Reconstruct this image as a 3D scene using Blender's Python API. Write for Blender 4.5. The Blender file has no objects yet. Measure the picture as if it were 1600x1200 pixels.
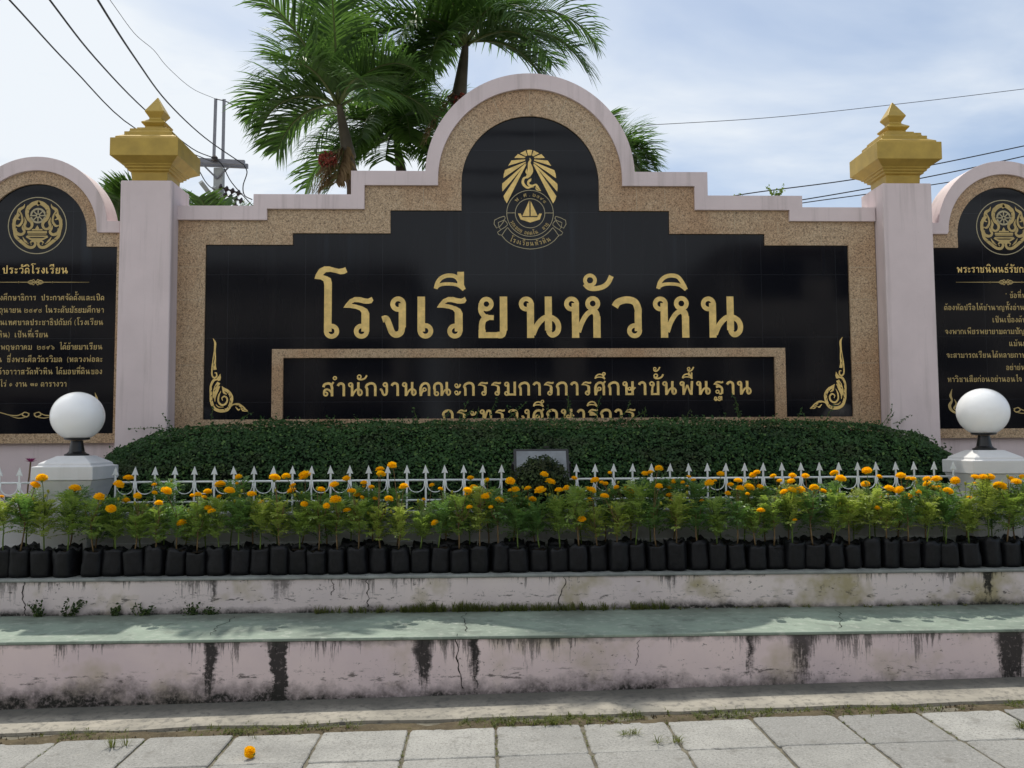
import bpy, bmesh, math, random
from math import sin, cos, pi, radians, sqrt, atan2
from mathutils import Vector, Matrix
import mathutils.noise as mn

random.seed(7)
SC = bpy.context.scene
COL = SC.collection

# ------------------------------------------------------------------ camera
FPX = 1340.0
CAMH = 1.62
YAW, PITCH, ROLL = radians(1.8), radians(3.7), radians(-0.33)
cd = bpy.data.cameras.new('camera')
cd.sensor_width = 36.0
cd.lens = FPX / 1600.0 * 36.0
cd.clip_start = 0.05
cd.clip_end = 2000.0
cam = bpy.data.objects.new('camera', cd)
COL.objects.link(cam)
RM = (Matrix.Rotation(-YAW, 3, 'Z') @ Matrix.Rotation(pi / 2 + PITCH, 3, 'X') @ Matrix.Rotation(ROLL, 3, 'Z'))
cam.matrix_world = Matrix.Translation((0, 0, CAMH)) @ RM.to_4x4()
SC.camera = cam
CP = Vector((0, 0, CAMH))


def ray(px, py):
    return RM @ Vector(((px - 800) / FPX, -(py - 600) / FPX, -1.0))


def at(px, py, Y):
    """measured photo point -> world point on the plane y = Y"""
    d = ray(px, py)
    return CP + d * (Y / d.y)


# ------------------------------------------------------------------ world, sun, exposure
SUN_EL, SUN_AZ = radians(59.5), radians(-12.5)     # behind the wall, a little to the left
w = bpy.data.worlds.new('World')
SC.world = w
w.use_nodes = True
nt = w.node_tree
nt.nodes.clear()


def N(tree, typ, **kw):
    n = tree.nodes.new(typ)
    for k, v in kw.items():
        if k.startswith('i_'):
            n.inputs[k[2:].replace('_', ' ')].default_value = v
        else:
            setattr(n, k, v)
    return n


out = N(nt, 'ShaderNodeOutputWorld')
sky = N(nt, 'ShaderNodeTexSky', sky_type='NISHITA', sun_disc=False, sun_elevation=SUN_EL, sun_rotation=SUN_AZ,
        air_density=1.0, dust_density=1.5, ozone_density=1.5)
bg1 = N(nt, 'ShaderNodeBackground')
bg1.inputs['Strength'].default_value = 0.10
nt.links.new(sky.outputs[0], bg1.inputs['Color'])
bg2 = N(nt, 'ShaderNodeBackground')
bg2.inputs['Strength'].default_value = 0.80
tc = N(nt, 'ShaderNodeTexCoord')
sep = N(nt, 'ShaderNodeSeparateXYZ')
nt.links.new(tc.outputs['Generated'], sep.inputs[0])
zz = N(nt, 'ShaderNodeMath', operation='ADD')
nt.links.new(sep.outputs['Z'], zz.inputs[0]); zz.inputs[1].default_value = 0.35
dx = N(nt, 'ShaderNodeMath', operation='DIVIDE'); nt.links.new(sep.outputs['X'], dx.inputs[0]); nt.links.new(zz.outputs[0], dx.inputs[1])
dy = N(nt, 'ShaderNodeMath', operation='DIVIDE'); nt.links.new(sep.outputs['Y'], dy.inputs[0]); nt.links.new(zz.outputs[0], dy.inputs[1])
cmb = N(nt, 'ShaderNodeCombineXYZ')
nt.links.new(dx.outputs[0], cmb.inputs[0]); nt.links.new(dy.outputs[0], cmb.inputs[1])
mp = N(nt, 'ShaderNodeMapping')
mp.inputs['Location'].default_value = (3.1, 1.7, 0)
mp.inputs['Scale'].default_value = (1.0, 1.5, 1)
nt.links.new(cmb.outputs[0], mp.inputs[0])
no = N(nt, 'ShaderNodeTexNoise')
no.inputs['Scale'].default_value = 1.5
no.inputs['Detail'].default_value = 6
no.inputs['Roughness'].default_value = 0.55
no.inputs['Distortion'].default_value = 0.4
nt.links.new(mp.outputs[0], no.inputs['Vector'])
# thinner cloud to the right of the view, thicker towards the sun on the left
tilt = N(nt, 'ShaderNodeMath', operation='MULTIPLY_ADD')
nt.links.new(sep.outputs['X'], tilt.inputs[0]); tilt.inputs[1].default_value = -0.34
nt.links.new(no.outputs[0], tilt.inputs[2])
rmp = N(nt, 'ShaderNodeMapRange')
rmp.inputs['From Min'].default_value = 0.30
rmp.inputs['From Max'].default_value = 0.62
rmp.inputs['To Min'].default_value = 0.30
rmp.inputs['To Max'].default_value = 1.0
tilt2 = N(nt, 'ShaderNodeMath', operation='MULTIPLY_ADD')      # sky behind the camera brightened, added to fill the shaded wall fronts
nt.links.new(sep.outputs['Y'], tilt2.inputs[0]); tilt2.inputs[1].default_value = -0.30
nt.links.new(tilt.outputs[0], tilt2.inputs[2])
tilt3 = N(nt, 'ShaderNodeMath', operation='MAXIMUM')
nt.links.new(tilt.outputs[0], tilt3.inputs[0]); nt.links.new(tilt2.outputs[0], tilt3.inputs[1])
nt.links.new(tilt3.outputs[0], rmp.inputs['Value'])
ccol = N(nt, 'ShaderNodeMixRGB')
ccol.inputs[1].default_value = (0.50, 0.68, 0.94, 1)
ccol.inputs[2].default_value = (0.93, 0.985, 1.045, 1)
nt.links.new(rmp.outputs[0], ccol.inputs[0])
nt.links.new(ccol.outputs[0], bg2.inputs['Color'])
mx = N(nt, 'ShaderNodeMixShader')
nt.links.new(rmp.outputs[0], mx.inputs[0])
nt.links.new(bg1.outputs[0], mx.inputs[1])
nt.links.new(bg2.outputs[0], mx.inputs[2])
nt.links.new(mx.outputs[0], out.inputs['Surface'])

sl = bpy.data.lights.new('sun', 'SUN')
sl.energy = 3.0
sl.angle = radians(0.53)
sl.color = (1.0, 0.95, 0.86)
so = bpy.data.objects.new('sun', sl)
COL.objects.link(so)
sd = Vector((sin(SUN_AZ) * cos(SUN_EL), cos(SUN_AZ) * cos(SUN_EL), sin(SUN_EL)))
so.rotation_euler = sd.to_track_quat('Z', 'Y').to_euler()
so.location = sd * 60
SC.view_settings.view_transform = 'Standard'
SC.view_settings.look = 'None'
SC.view_settings.exposure = 0.22
SC.view_settings.gamma = 1.0
SC.cycles.max_bounces = 6
SC.cycles.diffuse_bounces = 3
SC.cycles.transparent_max_bounces = 8

# ------------------------------------------------------------------ helpers: meshes
LOC = {}


class MB:
    def __init__(s):
        s.v = []
        s.f = []
        s.m = []

    def add(s, verts, faces, mi=0):
        b = len(s.v)
        s.v += [tuple(p) for p in verts]
        for f in faces:
            s.f.append(tuple(i + b for i in f))
            s.m.append(mi)

    def box(s, x0, x1, y0, y1, z0, z1, mi=0):
        V = [(x0, y0, z0), (x1, y0, z0), (x1, y1, z0), (x0, y1, z0), (x0, y0, z1), (x1, y0, z1), (x1, y1, z1), (x0, y1, z1)]
        s.add(V, [(0, 3, 2, 1), (4, 5, 6, 7), (0, 1, 5, 4), (1, 2, 6, 5), (2, 3, 7, 6), (3, 0, 4, 7)], mi)

    def tube(s, pts, r, n=6, caps=True, mi=0, flat=None):
        pts = [Vector(p) for p in pts]
        rr = r if isinstance(r, (list, tuple)) else [r] * len(pts)
        up = Vector((0, 0, 1))
        rings = []
        t0 = (pts[1] - pts[0]).normalized()
        u = t0.cross(up)
        if u.length < 1e-3:
            u = Vector((1, 0, 0))
        u.normalize()
        for i, p in enumerate(pts):
            a = pts[max(0, i - 1)]
            b = pts[min(len(pts) - 1, i + 1)]
            t = (b - a).normalized()
            u = (u - t * u.dot(t)).normalized()
            vv = t.cross(u)
            rings.append([p + (u * cos(2 * pi * k / n) + vv * sin(2 * pi * k / n)) * rr[i] for k in range(n)])
        V = [q for rg in rings for q in rg]
        F = []
        for i in range(len(rings) - 1):
            for k in range(n):
                F.append((i * n + k, i * n + (k + 1) % n, (i + 1) * n + (k + 1) % n, (i + 1) * n + k))
        if caps:
            F.append(tuple(range(n))[::-1])
            F.append(tuple(range((len(rings) - 1) * n, len(rings) * n)))
        s.add(V, F, mi)

    def lathe(s, prof, c, n=24, mi=0, jit=0.0):
        """prof: (r, z) from bottom to top around the axis through c"""
        V = []
        F = []
        for (r, z) in prof:
            for k in range(n):
                a = 2 * pi * k / n
                rj = r * (1 + jit * (random.random() - .5))
                V.append((c[0] + rj * cos(a), c[1] + rj * sin(a), c[2] + z))
        for i in range(len(prof) - 1):
            for k in range(n):
                F.append((i * n + k, i * n + (k + 1) % n, (i + 1) * n + (k + 1) % n, (i + 1) * n + k))
        F.append(tuple(range(n))[::-1])
        F.append(tuple(range((len(prof) - 1) * n, len(prof) * n)))
        s.add(V, F, mi)

    def sqlathe(s, prof, c, mi=0):
        """square lathe: prof (half width, z)"""
        V = []
        F = []
        for (r, z) in prof:
            V += [(c[0] - r, c[1] - r, c[2] + z), (c[0] + r, c[1] - r, c[2] + z), (c[0] + r, c[1] + r, c[2] + z), (c[0] - r, c[1] + r, c[2] + z)]
        for i in range(len(prof) - 1):
            for k in range(4):
                F.append((i * 4 + k, i * 4 + (k + 1) % 4, (i + 1) * 4 + (k + 1) % 4, (i + 1) * 4 + k))
        F.append((3, 2, 1, 0))
        m = (len(prof) - 1) * 4
        F.append((m, m + 1, m + 2, m + 3))
        s.add(V, F, mi)

    def prism(s, poly, y0, y1, mi=0):
        """polygon in x,z extruded from y0 (front) to y1 (back)"""
        n = len(poly)
        V = [(p[0], y0, p[1]) for p in poly] + [(p[0], y1, p[1]) for p in poly]
        F = [tuple(range(n)), tuple(range(n, 2 * n))[::-1]]
        for i in range(n):
            j = (i + 1) % n
            F.append((i, i + n, j + n, j))
        s.add(V, F, mi)

    def band(s, A, B, y0, y1, mi=0, yb=None):
        """strip between outlines A and B (same count, open), front y0, back y1"""
        n = len(A)
        V = [(p[0], y0, p[1]) for p in A] + [(p[0], y0, p[1]) for p in B] + [(p[0], y1, p[1]) for p in A] + [(p[0], y1, p[1]) for p in B]
        F = []
        for i in range(n - 1):
            F.append((i, i + 1, n + i + 1, n + i))
            F.append((2 * n + i, 3 * n + i, 3 * n + i + 1, 2 * n + i + 1))
            F.append((i, 2 * n + i, 2 * n + i + 1, i + 1))
            F.append((n + i, n + i + 1, 3 * n + i + 1, 3 * n + i))
        F.append((0, n, 3 * n, 2 * n))
        F.append((n - 1, 3 * n - 1, 4 * n - 1, 2 * n - 1))
        s.add(V, F, mi)

    def build(s, name, mats, parent=None, smooth=False, bevel=0.0, recalc=True, world=True):
        me = bpy.data.meshes.new(name)
        o_ = Vector((0, 0, 0))
        if parent is not None and world:
            o_ = LOC.get(parent.name, o_)
        me.from_pydata([(p[0] - o_.x, p[1] - o_.y, p[2] - o_.z) for p in s.v], [], s.f)
        if not isinstance(mats, (list, tuple)):
            mats = [mats]
        for m in mats:
            me.materials.append(m)
        me.polygons.foreach_set('material_index', s.m)
        if recalc:
            bm = bmesh.new()
            bm.from_mesh(me)
            bmesh.ops.recalc_face_normals(bm, faces=bm.faces)
            bm.to_mesh(me)
            bm.free()
        if smooth:
            me.polygons.foreach_set('use_smooth', [True] * len(me.polygons))
        me.update()
        o = bpy.data.objects.new(name, me)
        COL.objects.link(o)
        if parent is not None:
            o.parent = parent
            if world:
                LOC[o.name] = o_
        if bevel > 0:
            b = o.modifiers.new('bevel', 'BEVEL')
            b.width = bevel
            b.segments = 2
            b.limit_method = 'ANGLE'
            b.angle_limit = radians(40)
        return o


def tag(o, label=None, cat=None, group=None, kind=None):
    if label: o['label'] = label
    if cat: o['category'] = cat
    if group: o['group'] = group
    if kind: o['kind'] = kind
    return o


def thing(name, label, cat, loc=(0, 0, 0), group=None):
    o = bpy.data.objects.new(name, None)
    o.empty_display_size = 0.1
    COL.objects.link(o)
    o.location = loc
    LOC[o.name] = Vector(loc)
    return tag(o, label, cat, group)


def cr(pts, n=5, closed=False):
    """Catmull-Rom through 2D/3D points"""
    P = [Vector(p) for p in pts]
    R = []
    m = len(P)
    rng = m if closed else m - 1
    for i in range(rng):
        if closed:
            a, b, c, d = P[(i - 1) % m], P[i], P[(i + 1) % m], P[(i + 2) % m]
        else:
            b, c = P[i], P[i + 1]
            a = P[i - 1] if i > 0 else b * 2 - c
            d = P[i + 2] if i + 2 < m else c * 2 - b
        for k in range(n):
            t = k / n
            R.append(0.5 * ((2 * b) + (c - a) * t + (2 * a - 5 * b + 4 * c - d) * t * t + (3 * b - a - 3 * c + d) * t ** 3))
    if not closed:
        R.append(P[-1])
    return R


# ------------------------------------------------------------------ helpers: materials
def new_mat(name):
    m = bpy.data.materials.new(name)
    m.use_nodes = True
    t = m.node_tree
    b = t.nodes['Principled BSDF']
    return m, t, b


def rgba(c):
    return (c[0], c[1], c[2], 1)


def noise(t, scale, detail=4, rough=.55, vec=None, dist=0.0):
    n = t.nodes.new('ShaderNodeTexNoise')
    n.inputs['Scale'].default_value = scale
    n.inputs['Detail'].default_value = detail
    n.inputs['Roughness'].default_value = rough
    n.inputs['Distortion'].default_value = dist
    if vec is not None:
        t.links.new(vec, n.inputs['Vector'])
    return n.outputs[0]


def mapped(t, scale=(1, 1, 1), loc=(0, 0, 0), src='pos'):
    if src == 'pos':
        g = t.nodes.new('ShaderNodeNewGeometry').outputs['Position']
    else:
        g = t.nodes.new('ShaderNodeTexCoord').outputs['Object']
    m = t.nodes.new('ShaderNodeMapping')
    m.inputs['Scale'].default_value = scale
    m.inputs['Location'].default_value = loc
    t.links.new(g, m.inputs[0])
    return m.outputs[0]


def mrange(t, v, a, b, c=0.0, d=1.0):
    n = t.nodes.new('ShaderNodeMapRange')
    n.inputs['From Min'].default_value = a
    n.inputs['From Max'].default_value = b
    n.inputs['To Min'].default_value = c
    n.inputs['To Max'].default_value = d
    t.links.new(v, n.inputs['Value'])
    return n.outputs[0]


def mth(t, op, a, b=None):
    n = t.nodes.new('ShaderNodeMath')
    n.operation = op
    n.use_clamp = False
    for i, x in enumerate((a, b)):
        if x is None: continue
        if isinstance(x, (int, float)):
            n.inputs[i].default_value = x
        else:
            t.links.new(x, n.inputs[i])
    return n.outputs[0]


def mix(t, fac, a, b, mode='MIX'):
    n = t.nodes.new('ShaderNodeMixRGB')
    n.blend_type = mode
    n.use_clamp = False
    for i, x in ((0, fac), (1, a), (2, b)):
        if isinstance(x, (int, float)):
            n.inputs[i].default_value = x
        elif isinstance(x, tuple):
            n.inputs[i].default_value = rgba(x)
        else:
            t.links.new(x, n.inputs[i])
    return n.outputs[0]


def bump(t, b, h, strength=.3, dist=.01):
    n = t.nodes.new('ShaderNodeBump')
    n.inputs['Strength'].default_value = strength
    n.inputs['Distance'].default_value = dist
    t.links.new(h, n.inputs['Height'])
    t.links.new(n.outputs[0], b.inputs['Normal'])


def simple(name, c, rough=.6, metal=0.0, var=.12, scale=6.0, spec=.5, bmp=0.0, bscale=60, src='pos'):
    m, t, b = new_mat(name)
    v = mapped(t, src=src)
    n = noise(t, scale, 5, .6, v)
    f = mrange(t, n, .3, .7)
    col = mix(t, f, tuple(x * (1 - var) for x in c), tuple(min(1, x * (1 + var)) for x in c))
    t.links.new(col, b.inputs['Base Color'])
    b.inputs['Roughness'].default_value = rough
    b.inputs['Metallic'].default_value = metal
    b.inputs['Specular IOR Level'].default_value = spec
    if bmp:
        bump(t, b, noise(t, bscale, 5, .6, v), bmp, .004)
    return m


def leafmat(name, c1, c2, trans=.35, scale=3.0, rough=.45, spec=.35, pale=None, dull=None):
    """leaf with light passing through; two greens in clumps, random per leaf"""
    m, t, b = new_mat(name)
    v = mapped(t)
    n = noise(t, scale, 3, .6, v)
    g = t.nodes.new('ShaderNodeNewGeometry')
    f = mth(t, 'ADD', mth(t, 'MULTIPLY', mrange(t, n, .3, .7), .55), mth(t, 'MULTIPLY', g.outputs['Random Per Island'], .45))
    col = mix(t, f, c1, c2)
    if pale:
        col = mix(t, mrange(t, g.outputs['Random Per Island'], .90, .93, 0, .8), col, pale)
    if dull:
        col = mix(t, mth(t, 'MULTIPLY', mrange(t, noise(t, 1.7, 5, .7, mapped(t, (1, 1, 2.2), (2, 2, 2))), .52, .68), .65), col, dull)
    t.links.new(col, b.inputs['Base Color'])
    b.inputs['Roughness'].default_value = rough
    b.inputs['Specular IOR Level'].default_value = spec
    tr = t.nodes.new('ShaderNodeBsdfTranslucent')
    t.links.new(mix(t, .5, col, (c2[0] * 1.3, c2[1] * 1.5, c2[2] * .6)), tr.inputs['Color'])
    ms = t.nodes.new('ShaderNodeMixShader')
    ms.inputs[0].default_value = trans
    t.links.new(b.outputs[0], ms.inputs[1])
    t.links.new(tr.outputs[0], ms.inputs[2])
    t.links.new(ms.outputs[0], t.nodes['Material Output'].inputs['Surface'])
    return m


def plaster(name, c, dirt=.25, hi=4.2, lo=1.5):
    """painted plaster: soft blotches, faint rain streaks and small scuffs"""
    m, t, b = new_mat(name)
    v = mapped(t)
    n1 = noise(t, 1.6, 5, .6, v)
    n2 = noise(t, 1.0, 6, .65, mapped(t, (9, 9, .5)))
    n3 = noise(t, 55, 3, .5, v)
    col = mix(t, mrange(t, n1, .35, .7), c, tuple(x * .88 for x in c))
    col = mix(t, mth(t, 'MULTIPLY', mrange(t, n2, .52, .75), dirt), col, (c[0] * .45, c[1] * .45, c[2] * .42))
    col = mix(t, mth(t, 'MULTIPLY', mrange(t, n3, .72, .80), .25), col, (.1, .09, .08))
    t.links.new(col, b.inputs['Base Color'])
    b.inputs['Roughness'].default_value = .75
    b.inputs['Specular IOR Level'].default_value = .25
    bump(t, b, noise(t, 35, 6, .6, v), .18, .006)
    return m


def granite_mat():
    m, t, b = new_mat('tan_granite')
    v = mapped(t)
    n1 = noise(t, 90, 3, .7, v)
    n2 = noise(t, 46, 4, .65, v)
    n3 = noise(t, 1.6, 4, .55, v)
    n4 = noise(t, 62, 3, .6, mapped(t, (1, 1, 1), (3, 5, 1)))
    col = mix(t, mrange(t, n1, .36, .62), (.29, .195, .115), (.64, .475, .305))
    col = mix(t, mth(t, 'MULTIPLY', mrange(t, n2, .54, .64), .7), col, (.10, .068, .042))
    col = mix(t, mth(t, 'MULTIPLY', mrange(t, n4, .61, .68), .7), col, (.05, .04, .03))
    col = mix(t, mth(t, 'MULTIPLY', mrange(t, n4, .38, .33), .6), col, (.62, .52, .40))
    col = mix(t, mth(t, 'MULTIPLY', mrange(t, n3, .42, .62), .55), col, mix(t, 1.0, col, (.80, .62, .50), 'MULTIPLY'))
    t.links.new(col, b.inputs['Base Color'])
    b.inputs['Roughness'].default_value = .38
    b.inputs['Specular IOR Level'].default_value = .35
    bump(t, b, n2, .15, .003)
    return m


def black_granite():
    """polished black stone tiles: joints, painted sky reflections, faint dust"""
    m, t, b = new_mat('black_granite')
    v = mapped(t)
    br = t.nodes.new('ShaderNodeTexBrick')
    br.offset = 0.0
    br.inputs['Scale'].default_value = 1.0
    br.inputs['Mortar Size'].default_value = .0022
    br.inputs['Mortar Smooth'].default_value = .2
    br.inputs['Brick Width'].default_value = .745
    br.inputs['Row Height'].default_value = .62
    br.inputs['Color1'].default_value = (0, 0, 0, 1)
    br.inputs['Color2'].default_value = (.25, .25, .25, 1)
    br.inputs['Mortar'].default_value = (1, 1, 1, 1)
    sx = t.nodes.new('ShaderNodeSeparateXYZ')
    cb = t.nodes.new('ShaderNodeCombineXYZ')
    t.links.new(v, sx.inputs[0])
    t.links.new(sx.outputs[0], cb.inputs[0])
    t.links.new(sx.outputs[2], cb.inputs[1])
    m2 = t.nodes.new('ShaderNodeMapping')
    m2.inputs['Location'].default_value = (.25, -.13, 0)
    t.links.new(cb.outputs[0], m2.inputs[0])
    t.links.new(m2.outputs[0], br.inputs['Vector'])
    st = noise(t, 1.0, 5, .6, mapped(t, (7, 7, .45)))
    st2 = noise(t, .9, 3, .5, v)
    dust = mth(t, 'MULTIPLY', mrange(t, st, .55, .8), mrange(t, st2, .4, .7))
    # bluish streaks above the letters: sky reflections painted into the stone colour
    zf = mth(t, 'MULTIPLY', mrange(t, sx.outputs[2], 3.15, 3.7), mrange(t, sx.outputs[2], 4.05, 3.55))
    refl_streak = mth(t, 'MULTIPLY', mrange(t, noise(t, 1.0, 3, .5, mapped(t, (5.2, 1, .15), (2.2, 0, 0))), .56, .72), zf)
    col = mix(t, mth(t, 'MULTIPLY', dust, .5), (.0055, .006, .009), (.019, .0195, .022))
    col = mix(t, mth(t, 'MULTIPLY', refl_streak, .5), col, (.03, .042, .06))
    col = mix(t, mth(t, 'MULTIPLY', br.outputs['Fac'], .28), col, (.06, .065, .075))
    t.links.new(col, b.inputs['Base Color'])
    b.inputs['Roughness'].default_value = .07
    rr = mrange(t, st2, .3, .7, .05, .12)
    t.links.new(rr, b.inputs['Roughness'])
    b.inputs['Specular IOR Level'].default_value = .26
    bump(t, b, noise(t, 2.2, 2, .5, v), .03, .01)
    return m


def stained(name, base, ztop, zbot, marks, x0, x1, fine=.5, foot=.35, yellow=.5):
    """old painted step: drip streaks from the top edge, black tide mark at the foot, flaked paint"""
    m, t, b = new_mat(name)
    v = mapped(t)
    sx = t.nodes.new('ShaderNodeSeparateXYZ')
    t.links.new(v, sx.inputs[0])
    X, Z = sx.outputs[0], sx.outputs[2]
    h = ztop - zbot
    u = mrange(t, Z, zbot, ztop)                   # 0 foot .. 1 top
    n1 = noise(t, 1.3, 5, .6, v)
    n2 = noise(t, 9, 6, .65, v)
    n3 = noise(t, 38, 5, .7, v)
    sn = noise(t, 1.0, 6, .75, mapped(t, (34, 8, 2.6)))
    sn2 = noise(t, 1.0, 4, .65, mapped(t, (7.5, 3, .7), (3, 0, 1)))
    col = mix(t, mrange(t, n1, .35, .65), base, (base[0] * .86, base[1] * .86, base[2] * .9))
    col = mix(t, mth(t, 'MULTIPLY', mrange(t, noise(t, 2.1, 4, .6, mapped(t, (1, 1, 1), (5, 2, 7))), .54, .68), yellow), col, (.40, .34, .20))
    # fine drips
    clus = mrange(t, noise(t, 1.0, 4, .65, mapped(t, (2.1, 1, .2), (4.4, 0, 0))), .36, .64, -.07, .10)
    sn = noise(t, 1.0, 7, .78, mapped(t, (46, 8, 3.4)))
    snb = noise(t, 1.0, 5, .7, mapped(t, (14, 8, 1.1), (7, 0, 2)))
    thr = mth(t, 'ADD', mth(t, 'SUBTRACT', .558, clus), mth(t, 'MULTIPLY', mth(t, 'SUBTRACT', 1.0, u), .20))
    drip = mrange(t, mth(t, 'SUBTRACT', mth(t, 'ADD', mth(t, 'MULTIPLY', sn, .6), mth(t, 'MULTIPLY', snb, .4)), thr), -.008, .030)
    drip = mth(t, 'MULTIPLY', drip, mrange(t, n3, .30, .50, .45, 1))
    spot = mth(t, 'MULTIPLY', mrange(t, n3, .58, .66), mrange(t, noise(t, 3.0, 5, .65, mapped(t, (1, 1, 2.4), (9, 1, 3))), .50, .60))
    band = mth(t, 'MULTIPLY', mrange(t, u, .22, .36), mrange(t, u, .58, .44))
    flake = mth(t, 'MULTIPLY', band, mrange(t, noise(t, 1.0, 5, .7, mapped(t, (11, 3, 38), (2, 2, 8))), .56, .64))
    col = mix(t, mth(t, 'MULTIPLY', flake, .8), col, (.06, .055, .045))
    col = mix(t, mth(t, 'MULTIPLY', spot, .8), col, (.07, .065, .055))
    drip = mth(t, 'MULTIPLY', drip, mrange(t, mth(t, 'ADD', u, mth(t, 'MULTIPLY', n2, .5)), .5, 1.25, .35, 1))
    col = mix(t, mth(t, 'MULTIPLY', drip, fine), col, (.035, .034, .030))
    # broad black runs at the places where water comes over the edge
    rp = t.nodes.new('ShaderNodeValToRGB')
    el = rp.color_ramp.elements
    pts = []
    for (cx, hw, s) in sorted(marks):
        for (xx, vv) in ((cx - hw * 1.6, 0), (cx - hw * .5, s), (cx + hw * .5, s), (cx + hw * 1.6, 0)):
            pts.append(((xx - x0) / (x1 - x0), vv))
    pts = [p for p in pts if 0 < p[0] < 1][:30]
    el[0].position = 0; el[0].color = (0, 0, 0, 1)
    el[1].position = 1; el[1].color = (0, 0, 0, 1)
    for p, vv in pts:
        e = el.new(p)
        e.color = (vv, vv, vv, 1)
    wob = mth(t, 'MULTIPLY', mth(t, 'SUBTRACT', noise(t, 1.0, 5, .7, mapped(t, (6, 1, 14))), .5), .11)
    t.links.new(mrange(t, mth(t, 'ADD', X, wob), x0, x1), rp.inputs[0])
    rst = mth(t, 'ADD', mth(t, 'MULTIPLY', noise(t, 1.0, 6, .75, mapped(t, (48, 8, 3.5), (1, 0, 5))), .9), mth(t, 'MULTIPLY', n3, .5))
    rin = mth(t, 'ADD', mth(t, 'ADD', mth(t, 'MULTIPLY', rp.outputs[0], .62), rst), mth(t, 'MULTIPLY', u, .50))
    runs = mth(t, 'MULTIPLY', mth(t, 'MULTIPLY', mrange(t, rin, 1.24, 1.46), mrange(t, rp.outputs[0], .02, .75, 0, .95)), mrange(t, n3, .28, .44, .6, 1))
    col = mix(t, runs, col, (.016, .016, .015))
    # foot: black mould, uneven
    low = mth(t, 'MULTIPLY', mth(t, 'SUBTRACT', noise(t, .9, 4, .6, v), .5), 2.6)
    wob2 = mth(t, 'ADD', mth(t, 'MULTIPLY', mth(t, 'SUBTRACT', n2, .5), 1.9), low)
    fh = mrange(t, mth(t, 'ADD', mth(t, 'MULTIPLY', u, 1.0 / max(.05, foot)), wob2), .98, .02)
    fh = mth(t, 'MULTIPLY', fh, mrange(t, n3, .25, .52, .45, 1))
    col = mix(t, fh, col, (.030, .029, .025))
    # top lip grime
    lip = mth(t, 'MULTIPLY', mrange(t, mth(t, 'ADD', u, mth(t, 'MULTIPLY', mth(t, 'SUBTRACT', n2, .5), .35)), .93, 1.05), .75)
    col = mix(t, lip, col, (.06, .06, .05))
    # chips
    chip = mrange(t, noise(t, 14, 4, .6, mapped(t, (1, 1, 2.2), (1, 4, 2))), .665, .70)
    col = mix(t, mth(t, 'MULTIPLY', chip, .8), col, (.06, .055, .045))
    t.links.new(col, b.inputs['Base Color'])
    b.inputs['Roughness'].default_value = .85
    b.inputs['Specular IOR Level'].default_value = .2
    bump(t, b, mth(t, 'SUBTRACT', n2, mth(t, 'MULTIPLY', chip, .4)), .35, .008)
    return m


M = {}
M['pink'] = plaster('pink_plaster', (.76, .645, .645), .5)
M['white'] = plaster('white_plaster', (.78, .77, .76), .18)
M['planter'] = plaster('planter_plaster', (.50, .49, .49), .45)
M['granite'] = granite_mat()
M['black'] = black_granite()
M['gold'] = simple('gold_paint', (.46, .31, .058), .42, .2, .14, 7, .5, .12, 30)
M['letter'] = simple('gold_lettering', (.82, .58, .205), .45, .15, .20, 14, .4)
M['letter_dim'] = simple('gold_lettering_fine', (.50, .37, .15), .5, .1, .15, 14, .4)
M['thin_line'] = simple('gold_outline', (.42, .36, .22), .5, .1, .1, 10, .4)
M['globe'] = simple('opal_globe', (.94, .94, .94), .12, 0, .03, 3, .5)
_b = M['globe'].node_tree.nodes['Principled BSDF']
_b.inputs['Subsurface Weight'].default_value = 1.0
_b.inputs['Subsurface Radius'].default_value = (1.0, 1.0, 1.0)
_b.inputs['Subsurface Scale'].default_value = .32
M['lamp_black'] = simple('black_lamp_metal', (.012, .012, .013), .35, 0, .2, 8, .5)
M['fence'] = simple('white_fence_paint', (.74, .77, .77), .4, 0, .08, 9, .5)
M['bag'] = simple('black_plastic_bag', (.007, .007, .0085), .45, 0, .4, 25, .28, .9, 32)
M['soil'] = simple('dark_soil', (.03, .022, .016), .95, 0, .4, 40, .1, .6, 70)
M['stem'] = simple('reddish_stem', (.17, .11, .05), .6, 0, .3, 12, .3)
M['stem_green'] = simple('green_stem', (.10, .15, .03), .6, 0, .3, 12, .3)
M['mari_leaf'] = leafmat('marigold_leaf', (.10, .19, .055), (.36, .45, .11), .45, 5.0, .4, .5)
M['mari_dark'] = leafmat('marigold_leaf_deep', (.055, .14, .05), (.20, .32, .09), .42, 4.0, .4, .5)
M['mari_yellow'] = leafmat('marigold_leaf_yellow', (.16, .24, .055), (.46, .50, .13), .48, 5.0)
M['petal'] = leafmat('marigold_petal', (1.0, .50, .004), (1.0, .68, .014), .45, 20, .6, .1)
M['hedge'] = leafmat('hedge_leaf', (.013, .043, .014), (.056, .125, .034), .18, 2.2, .5, .22, (.11, .19, .045), (.050, .048, .026))
M['hedge_core'] = simple('hedge_inner', (.006, .012, .006), .9, 0, .4, 20, .1)  # near-black filler colour standing in for shade inside the foliage
M['bush'] = leafmat('round_bush_leaf', (.014, .034, .012), (.050, .075, .022), .2, 4, .5, .22, (.10, .15, .04), (.055, .045, .025))
M['palm'] = leafmat('palm_leaflet', (.030, .078, .024), (.12, .205, .055), .50, 1.2, .5, .3)
M['palm_far'] = leafmat('palm_leaflet_far', (.022, .060, .016), (.090, .16, .035), .36, 1.2, .38, .45)
M['rachis'] = simple('palm_rachis', (.10, .13, .035), .5, 0, .2, 6, .4)
M['trunk'] = simple('palm_trunk', (.13, .10, .075), .85, 0, .35, 9, .2, .5, 25)
M['shaft'] = simple('palm_crownshaft', (.10, .085, .06), .55, 0, .3, 4, .35)
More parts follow.
